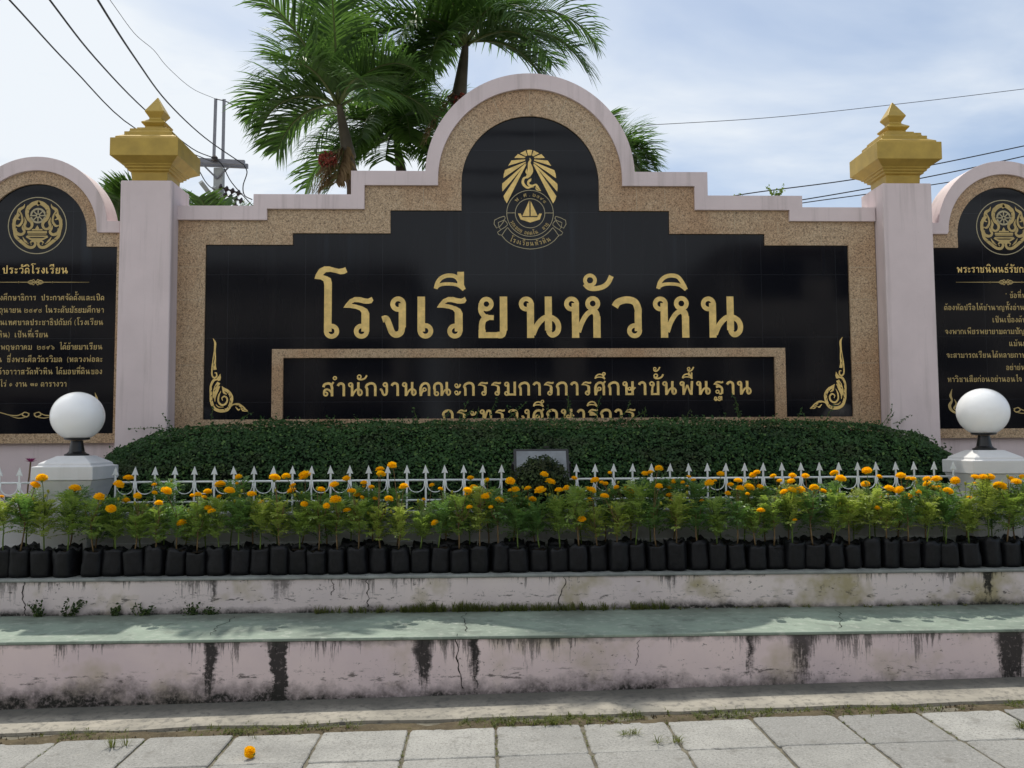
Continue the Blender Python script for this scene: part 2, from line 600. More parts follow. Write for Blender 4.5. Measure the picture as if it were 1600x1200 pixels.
M['dead_leaf'] = leafmat('dry_palm_leaflet', (.14, .09, .05), (.26, .18, .10), .25, 3.0, .7, .15)
M['fruit'] = simple('red_palm_fruit', (.20, .035, .018), .45, 0, .3, 20, .4)
M['dead'] = simple('dry_palm_fibre', (.16, .11, .06), .8, 0, .3, 6, .2)
M['concrete'] = simple('pole_concrete', (.36, .37, .36), .85, 0, .12, 6, .2, .2, 30)
M['steel'] = simple('grey_steel', (.20, .20, .22), .5, .4, .12, 8, .5)
M['wire'] = simple('black_cable', (.012, .012, .013), .6, 0, .1, 4, .3)
M['insul'] = simple('brown_insulator', (.035, .022, .020), .25, 0, .2, 8, .5)
M['grass'] = leafmat('grass_blade', (.05, .09, .02), (.20, .20, .07), .35, 6, .6, .2)
M['weed'] = leafmat('weed_leaf', (.05, .10, .02), (.22, .30, .05), .4, 6, .5, .3)
M['lotus'] = leafmat('lotus_petal', (.20, .02, .13), (.34, .06, .22), .35, 8, .5, .2)
M['lens'] = simple('floodlight_glass', (.22, .235, .25), .3, 0, .25, 7, .5)

# ------------------------------------------------------------------ ground, pavement, steps
SLOPE = 0.0168


def gz(x):
    return SLOPE * (max(-9, min(9, x)) - 0.3)


def sheet(name, x0, x1, y0, y1, dz, m, nx=24, ny=2):
    mb = MB()
    V = []
    for j in range(ny + 1):
        for i in range(nx + 1):
            x = x0 + (x1 - x0) * i / nx
            y = y0 + (y1 - y0) * j / ny
            V.append((x, y, gz(x) + dz))
    F = [(j * (nx + 1) + i, j * (nx + 1) + i + 1, (j + 1) * (nx + 1) + i + 1, (j + 1) * (nx + 1) + i) for j in range(ny) for i in range(nx)]
    mb.add(V, F)
    return tag(mb.build(name, m), kind='structure')


def asphalt():
    m, t, b = new_mat('concrete_street')
    v = mapped(t)
    col = mix(t, mrange(t, noise(t, .35, 6, .6, v), .35, .65), (.33, .32, .295), (.25, .24, .22))
    col = mix(t, mth(t, 'MULTIPLY', mrange(t, noise(t, 70, 3, .6, v), .5, .7), .4), col, (.19, .18, .16))
    t.links.new(col, b.inputs['Base Color'])
    b.inputs['Roughness'].default_value = .9
    return m


M['asphalt'] = asphalt()
# the ground sheet, cut at the clamp of the slope so that it stays one gently warped sheet
mbg = MB()
xs = [-600, -9, -6, -3, 0, 3, 6, 9, 600]
ys = [-600, -40, -10, 0, 3, 6, 9, 20, 60, 600]
mbg.add([(x, y, gz(x) - .06) for y in ys for x in xs],
        [(j * 9 + i, j * 9 + i + 1, (j + 1) * 9 + i + 1, (j + 1) * 9 + i) for j in range(9) for i in range(8)])
tag(mbg.build('ground', M['asphalt']), kind='structure')


def slab_mat():
    m, t, b = new_mat('paving_slab')
    v = mapped(t)
    g = t.nodes.new('ShaderNodeNewGeometry')
    n1 = noise(t, 2.4, 6, .65, v)
    n2 = noise(t, 75, 4, .65, v)
    n3 = noise(t, 9, 6, .7, v)
    n4 = noise(t, 150, 2, .6, v)
    col = mix(t, g.outputs['Random Per Island'], (.255, .25, .235), (.41, .40, .365))
    col = mix(t, mth(t, 'MULTIPLY', mrange(t, n1, .38, .66), .8), col, (.245, .24, .222))
    col = mix(t, mth(t, 'MULTIPLY', mrange(t, n2, .52, .64), .6), col, (.16, .155, .145))
    col = mix(t, mth(t, 'MULTIPLY', mrange(t, n4, .55, .70), .4), col, (.12, .12, .115))
    col = mix(t, mth(t, 'MULTIPLY', mrange(t, n2, .42, .33), .45), col, (.47, .455, .425))
    col = mix(t, mth(t, 'MULTIPLY', mrange(t, n3, .56, .70), .55), col, (.15, .14, .12))
    col = mix(t, mth(t, 'MULTIPLY', mrange(t, n3, .36, .28), .4), col, (.42, .39, .33))
    t.links.new(col, b.inputs['Base Color'])
    b.inputs['Roughness'].default_value = .9
    b.inputs['Specular IOR Level'].default_value = .2
    bump(t, b, n2, .6, .005)
    return m


def apron_mat():
    m, t, b = new_mat('apron_concrete')
    v = mapped(t)
    n1 = noise(t, 2.6, 6, .65, v)
    n2 = noise(t, 22, 5, .65, v)
    sx = t.nodes.new('ShaderNodeSeparateXYZ')
    t.links.new(v, sx.inputs[0])
    col = mix(t, mrange(t, n1, .35, .68), (.38, .345, .28), (.25, .23, .19))
    col = mix(t, mth(t, 'MULTIPLY', mrange(t, n2, .50, .68), .75), col, (.10, .095, .085))
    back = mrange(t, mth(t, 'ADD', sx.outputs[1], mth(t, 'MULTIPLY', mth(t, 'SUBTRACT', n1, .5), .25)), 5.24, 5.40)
    col = mix(t, mth(t, 'MULTIPLY', back, .75), col, (.07, .068, .06))  # shade along the foot of the step, painted into the concrete colour
    t.links.new(col, b.inputs['Base Color'])
    b.inputs['Roughness'].default_value = .9
    bump(t, b, n2, .5, .006)
    return m


def green_mat():
    m, t, b = new_mat('green_floor_paint')
    v = mapped(t)
    n1 = noise(t, 1.9, 6, .62, mapped(t, (1, 1.6, 1)))
    n2 = noise(t, 13, 6, .68, v)
    sx = t.nodes.new('ShaderNodeSeparateXYZ')
    t.links.new(v, sx.inputs[0])
    col = mix(t, mrange(t, n1, .36, .66), (.255, .315, .25), (.155, .19, .155))
    col = mix(t, mth(t, 'MULTIPLY', mrange(t, n2, .53, .66), .7), col, (.36, .39, .33))
    col = mix(t, mth(t, 'MULTIPLY', mrange(t, noise(t, 5, 6, .72, v), .54, .70), .75), col, (.09, .105, .085))
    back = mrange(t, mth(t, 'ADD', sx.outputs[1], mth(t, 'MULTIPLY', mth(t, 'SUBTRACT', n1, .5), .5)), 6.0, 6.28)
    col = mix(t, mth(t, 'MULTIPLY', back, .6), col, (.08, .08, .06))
    t.links.new(col, b.inputs['Base Color'])
    b.inputs['Roughness'].default_value = .75
    bump(t, b, n2, .25, .004)
    return m


M['slab'] = slab_mat()
M['apron'] = apron_mat()
M['green'] = green_mat()
M['joint'] = simple('joint_dirt', (.16, .145, .11), .95, 0, .4, 12, .1, .4, 40)

sheet('bedding_soil', -9, 9, -1.5, 5.14, -.012, M['joint'], 24, 6)
# paving slabs: rows parallel to the steps, each slab a bevelled piece of the one pavement
mb = MB()
rs = random.Random(3)
PW = 0.487
row_y = 4.985
ri = 0
while row_y > -1.2:
    y1 = row_y - .005
    y0 = row_y - (.50 if ri else .46) + .003
    off = 0.538 + (0.0 if ri % 2 == 0 else rs.uniform(-.012, .012))
    for i in range(-17, 18):
        x0 = off + i * PW + .006 + rs.uniform(-.002, .003)
        x1 = off + (i + 1) * PW - .006 + rs.uniform(-.003, .002)
        if x0 < -7.6 or x1 > 8.4: continue
        dz = rs.uniform(-.005, .004)
        tl = rs.uniform(-.004, .004)
        tx = rs.uniform(-.003, .003)
        ns = 14
        out_ = []
        cs = [(x0, y0), (x1, y0), (x1, y1), (x0, y1)]
        for q in range(4):
            (ax, ay), (bx_, by_) = cs[q], cs[(q + 1) % 4]
            for k in range(ns):
                f = k / ns
                px_, py_ = ax + (bx_ - ax) * f, ay + (by_ - ay) * f
                e = abs(mn.noise(Vector((px_ * 9, py_ * 9, i * 1.7 + ri * 3.1)))) * .006 + max(0, mn.noise(Vector((px_ * 23, py_ * 23, 5))) - .25) * .03
                if k == 0: e += .004 + rs.random() * .008
                cx_, cy_ = (x0 + x1) / 2 - px_, (y0 + y1) / 2 - py_
                l_ = sqrt(cx_ * cx_ + cy_ * cy_)
                out_.append((px_ + cx_ / l_ * e, py_ + cy_ / l_ * e))
        m_ = len(out_)

        def top(px_, py_): return gz(px_) + dz + tl * (py_ - y0) / .5 + tx * (px_ - x0) / .5
        ctr = ((x0 + x1) / 2, (y0 + y1) / 2)
        V = [(px_, py_, gz(px_) - .03) for px_, py_ in out_] + [(px_, py_, top(px_, py_) - .005) for px_, py_ in out_]
        V += [(px_ + (ctr[0] - px_) * .025, py_ + (ctr[1] - py_) * .025, top(px_, py_)) for px_, py_ in out_]
        F = []
        for q in (0, m_):
            for k in range(m_):
                F.append((q + k, q + (k + 1) % m_, q + m_ + (k + 1) % m_, q + m_ + k))
        F.append(tuple(range(2 * m_, 3 * m_)))
        mb.add(V, F)
    row_y -= .50 if ri else .46
    ri += 1
tag(mb.build('pavement', M['slab']), kind='structure')

# strip of bare earth between the slabs and the apron
def earth():
    m, t, b = new_mat('bare_earth')
    v = mapped(t)
    n1 = noise(t, 8, 6, .7, v)
    n2 = noise(t, 60, 4, .7, v)
    col = mix(t, mrange(t, n1, .35, .65), (.13, .105, .065), (.075, .06, .04))
    col = mix(t, mth(t, 'MULTIPLY', mrange(t, n2, .55, .7), .5), col, (.22, .19, .14))
    t.links.new(col, b.inputs['Base Color'])
    b.inputs['Roughness'].default_value = 1
    b.inputs['Specular IOR Level'].default_value = .1
    bump(t, b, n2, .7, .008)
    return m


M['earth'] = earth()
mb = MB()
nx_, ny_ = 700, 9
V = []
for j in range(ny_ + 1):
    for i in range(nx_ + 1):
        x = -7.5 + 15.5 * i / nx_
        y = 4.90 + .27 * j / ny_
        e = sin(pi * j / ny_)
        z = -.022 + e * (.020 + mn.noise(Vector((x * 2.5, y * 6, 0))) * .022 + mn.noise(Vector((x * 14, y * 14, 3))) * .010)
        V.append((x, y, gz(x) + z))
mb.add(V, [(j * (nx_ + 1) + i, j * (nx_ + 1) + i + 1, (j + 1) * (nx_ + 1) + i + 1, (j + 1) * (nx_ + 1) + i) for j in range(ny_) for i in range(nx_)])
tag(mb.build('earth_strip', M['earth'], smooth=True), kind='structure')

# concrete apron along the foot of the lower step, broken front edge
mb = MB()
n = 160
A, B = [], []
for i in range(n + 1):
    x = -8 + 17 * i / n
    e = mn.noise(Vector((x * 2.2, 3, 0))) * .035 + mn.noise(Vector((x * 9, 8, 0))) * .012
    A.append((x, 5.125 + e, gz(x) + .006))
    B.append((x, 5.155 + e, gz(x) + .016))
Cc = [(-8 + 17 * i / n, 5.52, gz(-8 + 17 * i / n) + .032) for i in range(n + 1)]
V = [(x, y, z - .04) for x, y, z in A] + A + B + Cc
F = [(r * (n + 1) + i, r * (n + 1) + i + 1, (r + 1) * (n + 1) + i + 1, (r + 1) * (n + 1) + i) for r in range(3) for i in range(n)]
mb.add(V, F)
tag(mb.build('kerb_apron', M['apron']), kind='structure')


def sx_at(px, py, Y):
    return at(px, py, Y).x


mk = [(sx_at(px, 1040, 5.5), hw, s) for px, hw, s in ((328, .035, 1.0), (436, .042, 1.6), (662, .055, .85), (741, .022, 1.0), (1172, .025, .8), (1254, .085, .70), (1580, .085, 1.05))]
M['step_lo'] = stained('stained_pink_step', (.77, .635, .615), .36, 0.0, mk, -3.6, 4.2, .80, .36, .5)
mk = [(sx_at(px, 920, 6.3), hw, s) for px, hw, s in ((335, .03, .7), (440, .09, .55), (700, .03, .4), (1050, .05, .45), (1545, .03, .9))]
M['step_hi'] = stained('stained_pink_riser', (.77, .665, .625), .635, .385, mk, -4, 4.6, .78, .22, .95)
M['cement'] = simple('grey_cement', (.25, .26, .245), .9, 0, .3, 7, .2, .4, 40)

st = thing('lower_step', 'long low pink step with black rain streaks and a green painted top', 'step', (0.45, 5.9, 0))
mb = MB()
mb.box(-8, 9, 5.5, 6.32, -.3, .364)
mb.build('riser', M['step_lo'], st)
mb = MB()
mb.box(-8, 9, 5.494, 6.318, .366, .386)
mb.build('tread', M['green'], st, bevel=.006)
st2 = thing('upper_step', 'narrow stained pink step carrying the row of black grow bags', 'step', (0.45, 6.5, .386))
mb = MB()
mb.box(-8, 9, 6.3, 7.0, .37, .622)
mb.build('riser', M['step_hi'], st2)
mb = MB()
mb.box(-8, 9, 6.285, 6.98, .624, .645)
mb.build('tread', M['cement'], st2, bevel=.006)
# cracks: thin dark splits in the render of the two steps
M['crack'] = simple('crack_dark', (.02, .018, .016), 1, 0, .1, 5, .05)


def crack(px, y0, y1, Y, parent, seed, wd=.0035):
    r = random.Random(seed)
    mb = MB()
    a, b = at(px, y0, Y), at(px, y1, Y)
    k = 16
    off = 0
    L, R_ = [], []
    for i in range(k + 1):
        t = i / k
        p = a.lerp(b, t)
        off += r.uniform(-.012, .013)
        ww = wd * r.uniform(.35, 1.2)
        L.append((p.x + off - ww, Y, p.z))
        R_.append((p.x + off + ww, Y, p.z))
    mb.add(L + R_, [(i, i + 1, k + 2 + i, k + 1 + i) for i in range(k)])
    mb.build('crack', M['crack'], parent)


def floor_crack(px, y0, y1, seed):
    r = random.Random(seed)
    a = CP + ray(px, y0) * ((.387 - CAMH) / ray(px, y0).z)
    b = CP + ray(px + 16, y1) * ((.387 - CAMH) / ray(px + 16, y1).z)
    mb = MB()
    A_, B_ = [], []
    off = 0
    for i in range(19):
        p = b.lerp(a, i / 18)
        off += r.uniform(-.02, .02)
        ww = .003 * r.uniform(.3, 1.2)
        A_.append((p.x + off - ww, p.y, .3875))
        B_.append((p.x + off + ww, p.y, .3875))
    mb.add(A_ + B_, [(i, i + 1, 20 + i, 19 + i) for i in range(18)])
    mb.build('crack', M['crack'], st)


floor_crack(716, 987, 958, 3)
floor_crack(350, 992, 964, 12)
floor_crack(1285, 982, 953, 15)
crack(716, 990, 1076, 5.4975, st, 4, .004)
crack(1000, 1000, 1040, 5.4975, st, 9, .002)
crack(570, 899, 948, 6.2975, st2, 5, .004)
crack(37, 910, 962, 6.2975, st2, 6, .004)
crack(886, 896, 945, 6.2975, st2, 8, .0035)
crack(521, 900, 930, 6.2975, st2, 18, .003)

# ------------------------------------------------------------------ Thai stroke alphabet (units: letter height 100)
# primitives: ('s', points, width) smooth stroke, ('l', points, width) straight stroke,
#             ('r', cx, cy, r_out, r_in) ring, ('p', outline) filled outline
W0 = 17.0
FLAG = [(0, 73.6), (5, 82), (15, 93.5), (27, 99), (39, 99), (50, 96), (58, 95), (63, 97), (67, 99.5), (71, 91), (67, 84.6), (60, 83), (50, 83), (36, 86.6), (26, 87), (19, 83), (31, 80.5), (46, 76), (56.5, 70), (61.6, 60), (61.6, 55), (42.8, 55), (42.8, 61.6), (39, 66.8), (29, 71), (15, 73)]
OTOP = [(0, 143), (3, 154), (11, 167), (23, 173), (35, 173), (45.5, 170), (57.5, 167), (68, 169), (73, 171), (78, 159), (71, 155), (61, 154), (49, 157.5), (37, 160), (27, 159), (20, 152), (30, 149), (38.7, 144), (41.4, 133.5), (41.4, 118), (23.3, 118), (23.3, 128), (21.6, 137), (14.7, 141.5)]


def rg(x, y, ro=18, ri=7): return ('r', x, y, ro, ri)


def S(*p, w=W0): return ('s', p, w)


def L(*p, w=W0): return ('l', p, w)


ARCH_L = [L((10, 0), (10, 50), w=16), S((10, 46), (7, 58), (2, 66), (12, 83), (36, 92), (58, 85), (66, 66), (66, 56)), L((66, 60), (66, 0))]
KRA = [S((10, 0), (7, 30), (8, 58), (18, 80), (38, 91), (58, 84), (66, 62), (66, 52)), L((66, 58), (66, 0))]
NOLOOP = [rg(18, 82), L((28, 84), (28, 0)), S((33, 8), (42, 28), (54, 43), (66, 50), (78, 49), (90, 41), (95, 28), (92, 14), (81, 7), (73, 13), (71, 24), w=13), L((71, 100), (71, 18))]
G = {
 'ก': (75, ARCH_L),
 'ข': (72, [rg(19, 82), S((30, 88), (33, 74), (24, 60), (22, 42), (22, 26), w=14), L((20, 34), (20, 0), w=15), L((12, 7), (64, 7), w=14), L((63, 0), (63, 100))]),
 'ค': (75, KRA + [rg(34, 46, 16, 6), S((24, 36), (15, 22), (10, 4), w=13)]),
 'ง': (58, [rg(39.4, 82, 18.5, 7), L((49.5, 84), (49.5, 26)), S((49.5, 30), (46, 14), (35, 8.5), (25, 15), (17, 36), (11, 47), (2, 45), w=15)]),
 'จ': (70, [S((5, 68), (14, 85), (34, 92), (54, 84), (61, 62)), L((61, 66), (61, 14)), S((61, 20), (54, 8), (44, 12), (40, 30), w=14), rg(30, 44, 16, 6)]),
 'ช': (84, [rg(19, 82), S((30, 88), (33, 74), (24, 60), (22, 42), (22, 26), w=14), L((20, 34), (20, 0), w=15), L((12, 7), (64, 7), w=14), L((63, 0), (63, 70)), S((63, 66), (58, 82), (70, 90), (82, 102), w=13)]),
 'ซ': (84, [rg(19, 82), S((34, 90), (40, 80), (24, 60), (22, 42), (22, 26), w=14), L((20, 34), (20, 0), w=15), L((12, 7), (64, 7), w=14), L((63, 0), (63, 70)), S((63, 66), (58, 82), (70, 90), (82, 102), w=13)]),
 'ญ': (120, ARCH_L + [L((66, 4), (110, 4), w=13), L((108, 0), (108, 100)), rg(76, -22, 12, 5), S((88, -22), (100, -34), (108, -18), w=9)]),
 'ณ': (124, [rg(22, 16), L((10, 12), (10, 52), w=15), S((10, 46), (6, 60), (12, 82), (34, 92), (52, 84), (58, 64)), L((58, 70), (58, 0)), S((62, 8), (70, 28), (80, 40), (92, 46), (108, 44), (117, 28), (112, 12), (102, 7), (95, 18), w=12), L((93, 100), (93, 16))]),
 'ด': (74, [S((12, 8), (7, 30), (8, 58), (18, 80), (38, 91), (58, 84), (66, 62), (66, 52)), L((66, 58), (66, 0)), rg(32, 34, 16, 6), S((26, 22), (20, 8), (10, 2), w=14)]),
 'ต': (74, [S((12, 8), (7, 30), (8, 60), (16, 82), (26, 90), (36, 80), w=15), S((36, 80), (48, 90), (60, 82), (66, 62), (66, 52), w=15), L((66, 58), (66, 0)), rg(32, 34, 16, 6), S((26, 22), (20, 8), (10, 2), w=14)]),
 'ถ': (75, ARCH_L[1:] + [L((10, 16), (10, 50), w=15), rg(21, 16)]),
 'ท': (84, [rg(18, 82), L((28, 84), (28, 0)), S((32, 10), (40, 50), (52, 84), (64, 91), (74, 82), (76, 62), w=15), L((76, 68), (76, 0))]),
 'ธ': (70, [('p', FLAG[:17] + [(54, 66), (40, 66), (20, 66), (15, 73)]), L((18, 72), (18, 52), w=14), S((18, 56), (40, 60), (56, 54), (61, 40), (61, 26), w=15), L((61, 34), (61, 0), w=15), L((8, 7), (64, 7), w=14), L((15, 4), (15, 36), w=15)]),
 'น': (101, NOLOOP),
 'บ': (80, [rg(18, 82), L((28, 84), (28, 0)), L((22, 7), (70, 7), w=14), L((71, 0), (71, 100))]),
 'ป': (80, [rg(18, 82), L((28, 84), (28, 0)), L((22, 7), (70, 7), w=14), L((71, 0), (71, 138))]),
 'พ': (96, [rg(18, 82), L((26, 84), (28, 0), w=16), L((28, 4), (54, 72), w=12), L((54, 72), (78, 4), w=12), L((82, 0), (88, 100), w=16)]),
 'ภ': (80, [S((15, 46), (12, 58), (7, 66), (16, 83), (40, 92), (62, 85), (71, 66), (71, 56)), L((71, 60), (71, 0)), L((22, 16), (22, 50), w=15), rg(14, 16, 16, 6)]),
 'ม': (84, [rg(18, 82), L((28, 84), (28, 14)), rg(18, 16), L((28, 8), (72, 8), w=14), L((74, 0), (74, 100))]),
 'ย': (71, [rg(20.5, 82, 17.5, 6.5), S((8, 84), (7, 66), (14, 54), (24, 50), (38, 49), w=12), S((26, 51), (14, 44), (10, 32), (10, 14), w=15), L((10, 20), (10, 1), w=17), L((2, 7), (52, 7), w=14), S((48, 7), (58, 9), (61.5, 22), w=16), L((61.5, 18), (61.5, 100), w=18)]),
 'ร': (71, [('p', FLAG), L((52.2, 58), (52.2, 16), w=18.8), rg(43, 17)]),
 'ฤ': (78, ARCH_L[1:] + [L((10, 16), (10, 50), w=15), rg(21, 16), L((66, 4), (66, -38), w=15)]),
 'ล': (76, [S((6, 66), (14, 84), (38, 92), (58, 84), (66, 62), (66, 52)), L((66, 58), (66, 0)), rg(22, 17), S((10, 20), (14, 42), (30, 50), (50, 42), (64, 24), w=14)]),
 'ว': (71, [S((6, 75), (14, 86), (34, 92), (54, 87), (62, 70), (62, 56)), L((62, 62), (62, 16)), rg(53, 17)]),
 'ศ': (80, KRA + [rg(34, 46, 16, 6), S((24, 36), (15, 22), (10, 4), w=13), S((58, 82), (68, 90), (76, 102), w=13)]),
 'ษ': (92, [rg(18, 82), L((28, 84), (28, 0)), L((22, 7), (70, 7), w=14), L((71, 0), (71, 100)), rg(50, 46, 14, 5), S((58, 38), (74, 40), (90, 56), w=12)]),
 'ส': (80, [S((6, 66), (14, 84), (38, 92), (58, 84), (66, 62), (66, 52)), L((66, 58), (66, 0)), rg(22, 17), S((10, 20), (14, 42), (30, 50), (50, 42), (64, 24), w=14), S((58, 82), (68, 90), (76, 102), w=13)]),
 'ห': (87, [rg(18, 82), L((27, 84), (27, 0), w=17.5), rg(69, 83), S((34, 14), (42, 36), (54, 56), (68, 66), w=12), S((66, 67), (76, 60), (78.5, 46), w=16), L((78.5, 52), (78.5, 0), w=17.5)]),
 'อ': (70, [S((6, 78), (18, 90), (40, 91), (58, 80), (62, 58)), L((62, 64), (62, 24)), S((62, 30), (54, 10), (36, 8), (16, 10), (10, 28), (10, 46), w=15), rg(22, 50, 15, 6)]),
 'ฐ': (72, [('p', FLAG[:17] + [(54, 66), (40, 66), (20, 66), (15, 73)]), S((18, 56), (40, 60), (56, 54), (61, 40), (61, 26), w=15), L((61, 34), (61, 8), w=15), S((61, 14), (50, 6), (40, 10), w=13), rg(28, 22, 15, 6), rg(14, -24, 11, 4), S((4, -28), (14, -42), (26, -34), (40, -42), (50, -34), w=9), rg(42, -20, 11, 4), L((56, -10), (56, -40), w=9)]),
 'ะ': (46, [rg(14, 75, 14, 6), S((8, 64), (22, 60), (34, 66), (42, 84), w=12), rg(14, 24, 14, 6), S((8, 13), (22, 9), (34, 15), (42, 33), w=12)]),
 'า': (54, [S((4, 74), (12, 86), (26, 92), (42, 84), (46, 66), (46, 56)), L((46, 62), (46, 0))]),
 'เ': (38, [L((9, 100), (9, 16), w=18), rg(19, 17.5, 18.5, 7)]),
 'แ': (82, [L((9, 100), (9, 16), w=18), rg(19, 17.5, 18.5, 7), L((53, 100), (53, 16), w=18), rg(63, 17.5, 18.5, 7)]),
 'โ': (44, [('p', OTOP), L((32.4, 120), (32.4, 16), w=18), rg(41.4, 17)]),
 'ใ': (44, [rg(18, 150, 15, 6), S((22, 166), (38, 164), (36, 140), (32, 124), w=13), L((32, 130), (32, 16)), rg(41, 17)]),
 'ไ': (44, [S((0, 160), (10, 150), (24, 166), (34, 164), (34, 130), w=12), L((32, 136), (32, 16)), rg(41, 17)]),
 '(': (30, [S((26, 118), (10, 80), (10, 30), (26, -12), w=11)]),
 ')': (30, [S((4, 118), (20, 80), (20, 30), (4, -12), w=11)]),
 '"': (34, [L((10, 110), (7, 84), w=7), L((24, 110), (21, 84), w=7)]),
 '.': (22, [('r', 10, 8, 9, 1)]),
 '๑': (62, [S((38, 40), (24, 44), (18, 32), (30, 22), (48, 30), (52, 56), (38, 74), (18, 70), (8, 50), (12, 22), (26, 8), w=12)]),
 '๒': (84, [rg(20, 50, 13, 5), S((8, 50), (8, 24), (22, 8), (50, 8), (72, 14), (76, 50), (66, 74), (48, 70), (52, 48), w=13), S((8, 60), (10, 84), (26, 92), w=12)]),
 '๔': (80, [S((76, 84), (50, 72), (20, 70), (8, 44), (18, 14), (46, 10), (68, 22), (66, 44), (46, 50), (38, 34), w=12)]),
 '๖': (74, [S((6, 96), (16, 76), (40, 64), (62, 50), (66, 26), (48, 8), (26, 12), (18, 32), (32, 46), (46, 32), w=12)]),
 '๗': (88, [rg(26, 36, 12, 5), S((14, 34), (10, 56), (24, 72), (40, 60), (40, 12), w=12), S((40, 14), (52, 62), (68, 70), (72, 44), (66, 14), (80, 30), (84, 70), w=12)]),
 '๙': (84, [S((80, 96), (70, 76), (48, 60), w=11), S((40, 36), (28, 44), (18, 32), (26, 14), (46, 14), (52, 40), (40, 66), (16, 62), (6, 34), w=12), S((50, 30), (62, 70), (80, 66), w=11)]),
}
EARC = [(-73.6, 119), (-69, 134.6), (-59, 146), (-43.5, 151), (-26, 148), (-14.4, 133.6), (-6, 116.5)]
EBAS = [(-75, 121), (-60.6, 129), (-40, 130.5), (-21, 127.4), (-6, 116.5)]
I_ = [('s', EARC, 10), ('s', EBAS, 8)]
UP = {
 'ิ': I_,
 'ี': I_ + [L((-14, 160), (-14, 126), w=16)],
 'ึ': I_ + [('r', -12, 154, 13, 5)],
 'ื': I_ + [L((-10, 162), (-10, 128), w=11), L((-29, 164), (-29, 138), w=10)],
 'ั': [('r', -24, 139.4, 16.5, 7.5), S((-37, 131), (-26, 121), (-10, 119.5), (8, 124), (20, 134), (28, 150), w=12)],
 '็': [S((-52, 118), (-62, 134), (-50, 148), (-34, 142), (-36, 128), (-26, 122), (-12, 134), (0, 156), w=10)],
}
TONE = {
 '่': [L((-10, 0), (-8, 34), w=12)],
 '้': [('r', -30, 24, 12, 5), S((-40, 14), (-24, 6), (-8, 14), (6, 36), w=10)],
 '์': [('r', -24, 10, 11, 5), S((-14, 16), (-8, 28), (4, 38), w=9)],
}
LOW = {'ุ': [('r', -20, -24, 12, 5), L((-10, -22), (-10, -48), w=12)]}


def shift(prims, ox, oy=0):
    r = []
    for p in prims:
        if p[0] == 'r':
            r.append(('r', p[1] + ox, p[2] + oy, p[3], p[4]))
        elif p[0] == 'p':
            r.append(('p', [(a + ox, b + oy) for a, b in p[1]]))
        else:
            r.append((p[0], [(a + ox, b + oy) for a, b in p[1]], p[2]))
    return r


def layout(text, gap=21):
    x = 0
    out_ = []
    right = 0
    lvl = 0
    for ch in text:
        if ch == ' ':
            x += 46
            continue
        if ch in UP:
            out_ += shift(UP[ch], right)
            lvl = 1
        elif ch in TONE:
            out_ += shift(TONE[ch], right, 166 if lvl else 122)
        elif ch in LOW:
            out_ += shift(LOW[ch], right)
        elif ch == 'ำ':
            out_ += shift([('r', -16, 130, 15, 6)], x)
            out_ += shift(G['า'][1], x)
            right = x + G['า'][0]
            x = right + gap
        else:
            a, pr = G[ch]
            out_ += shift(pr, x)
            right = x + a
            x = right + gap + (6 if ch == 'โ' else 0)
            lvl = 0
    return out_, right


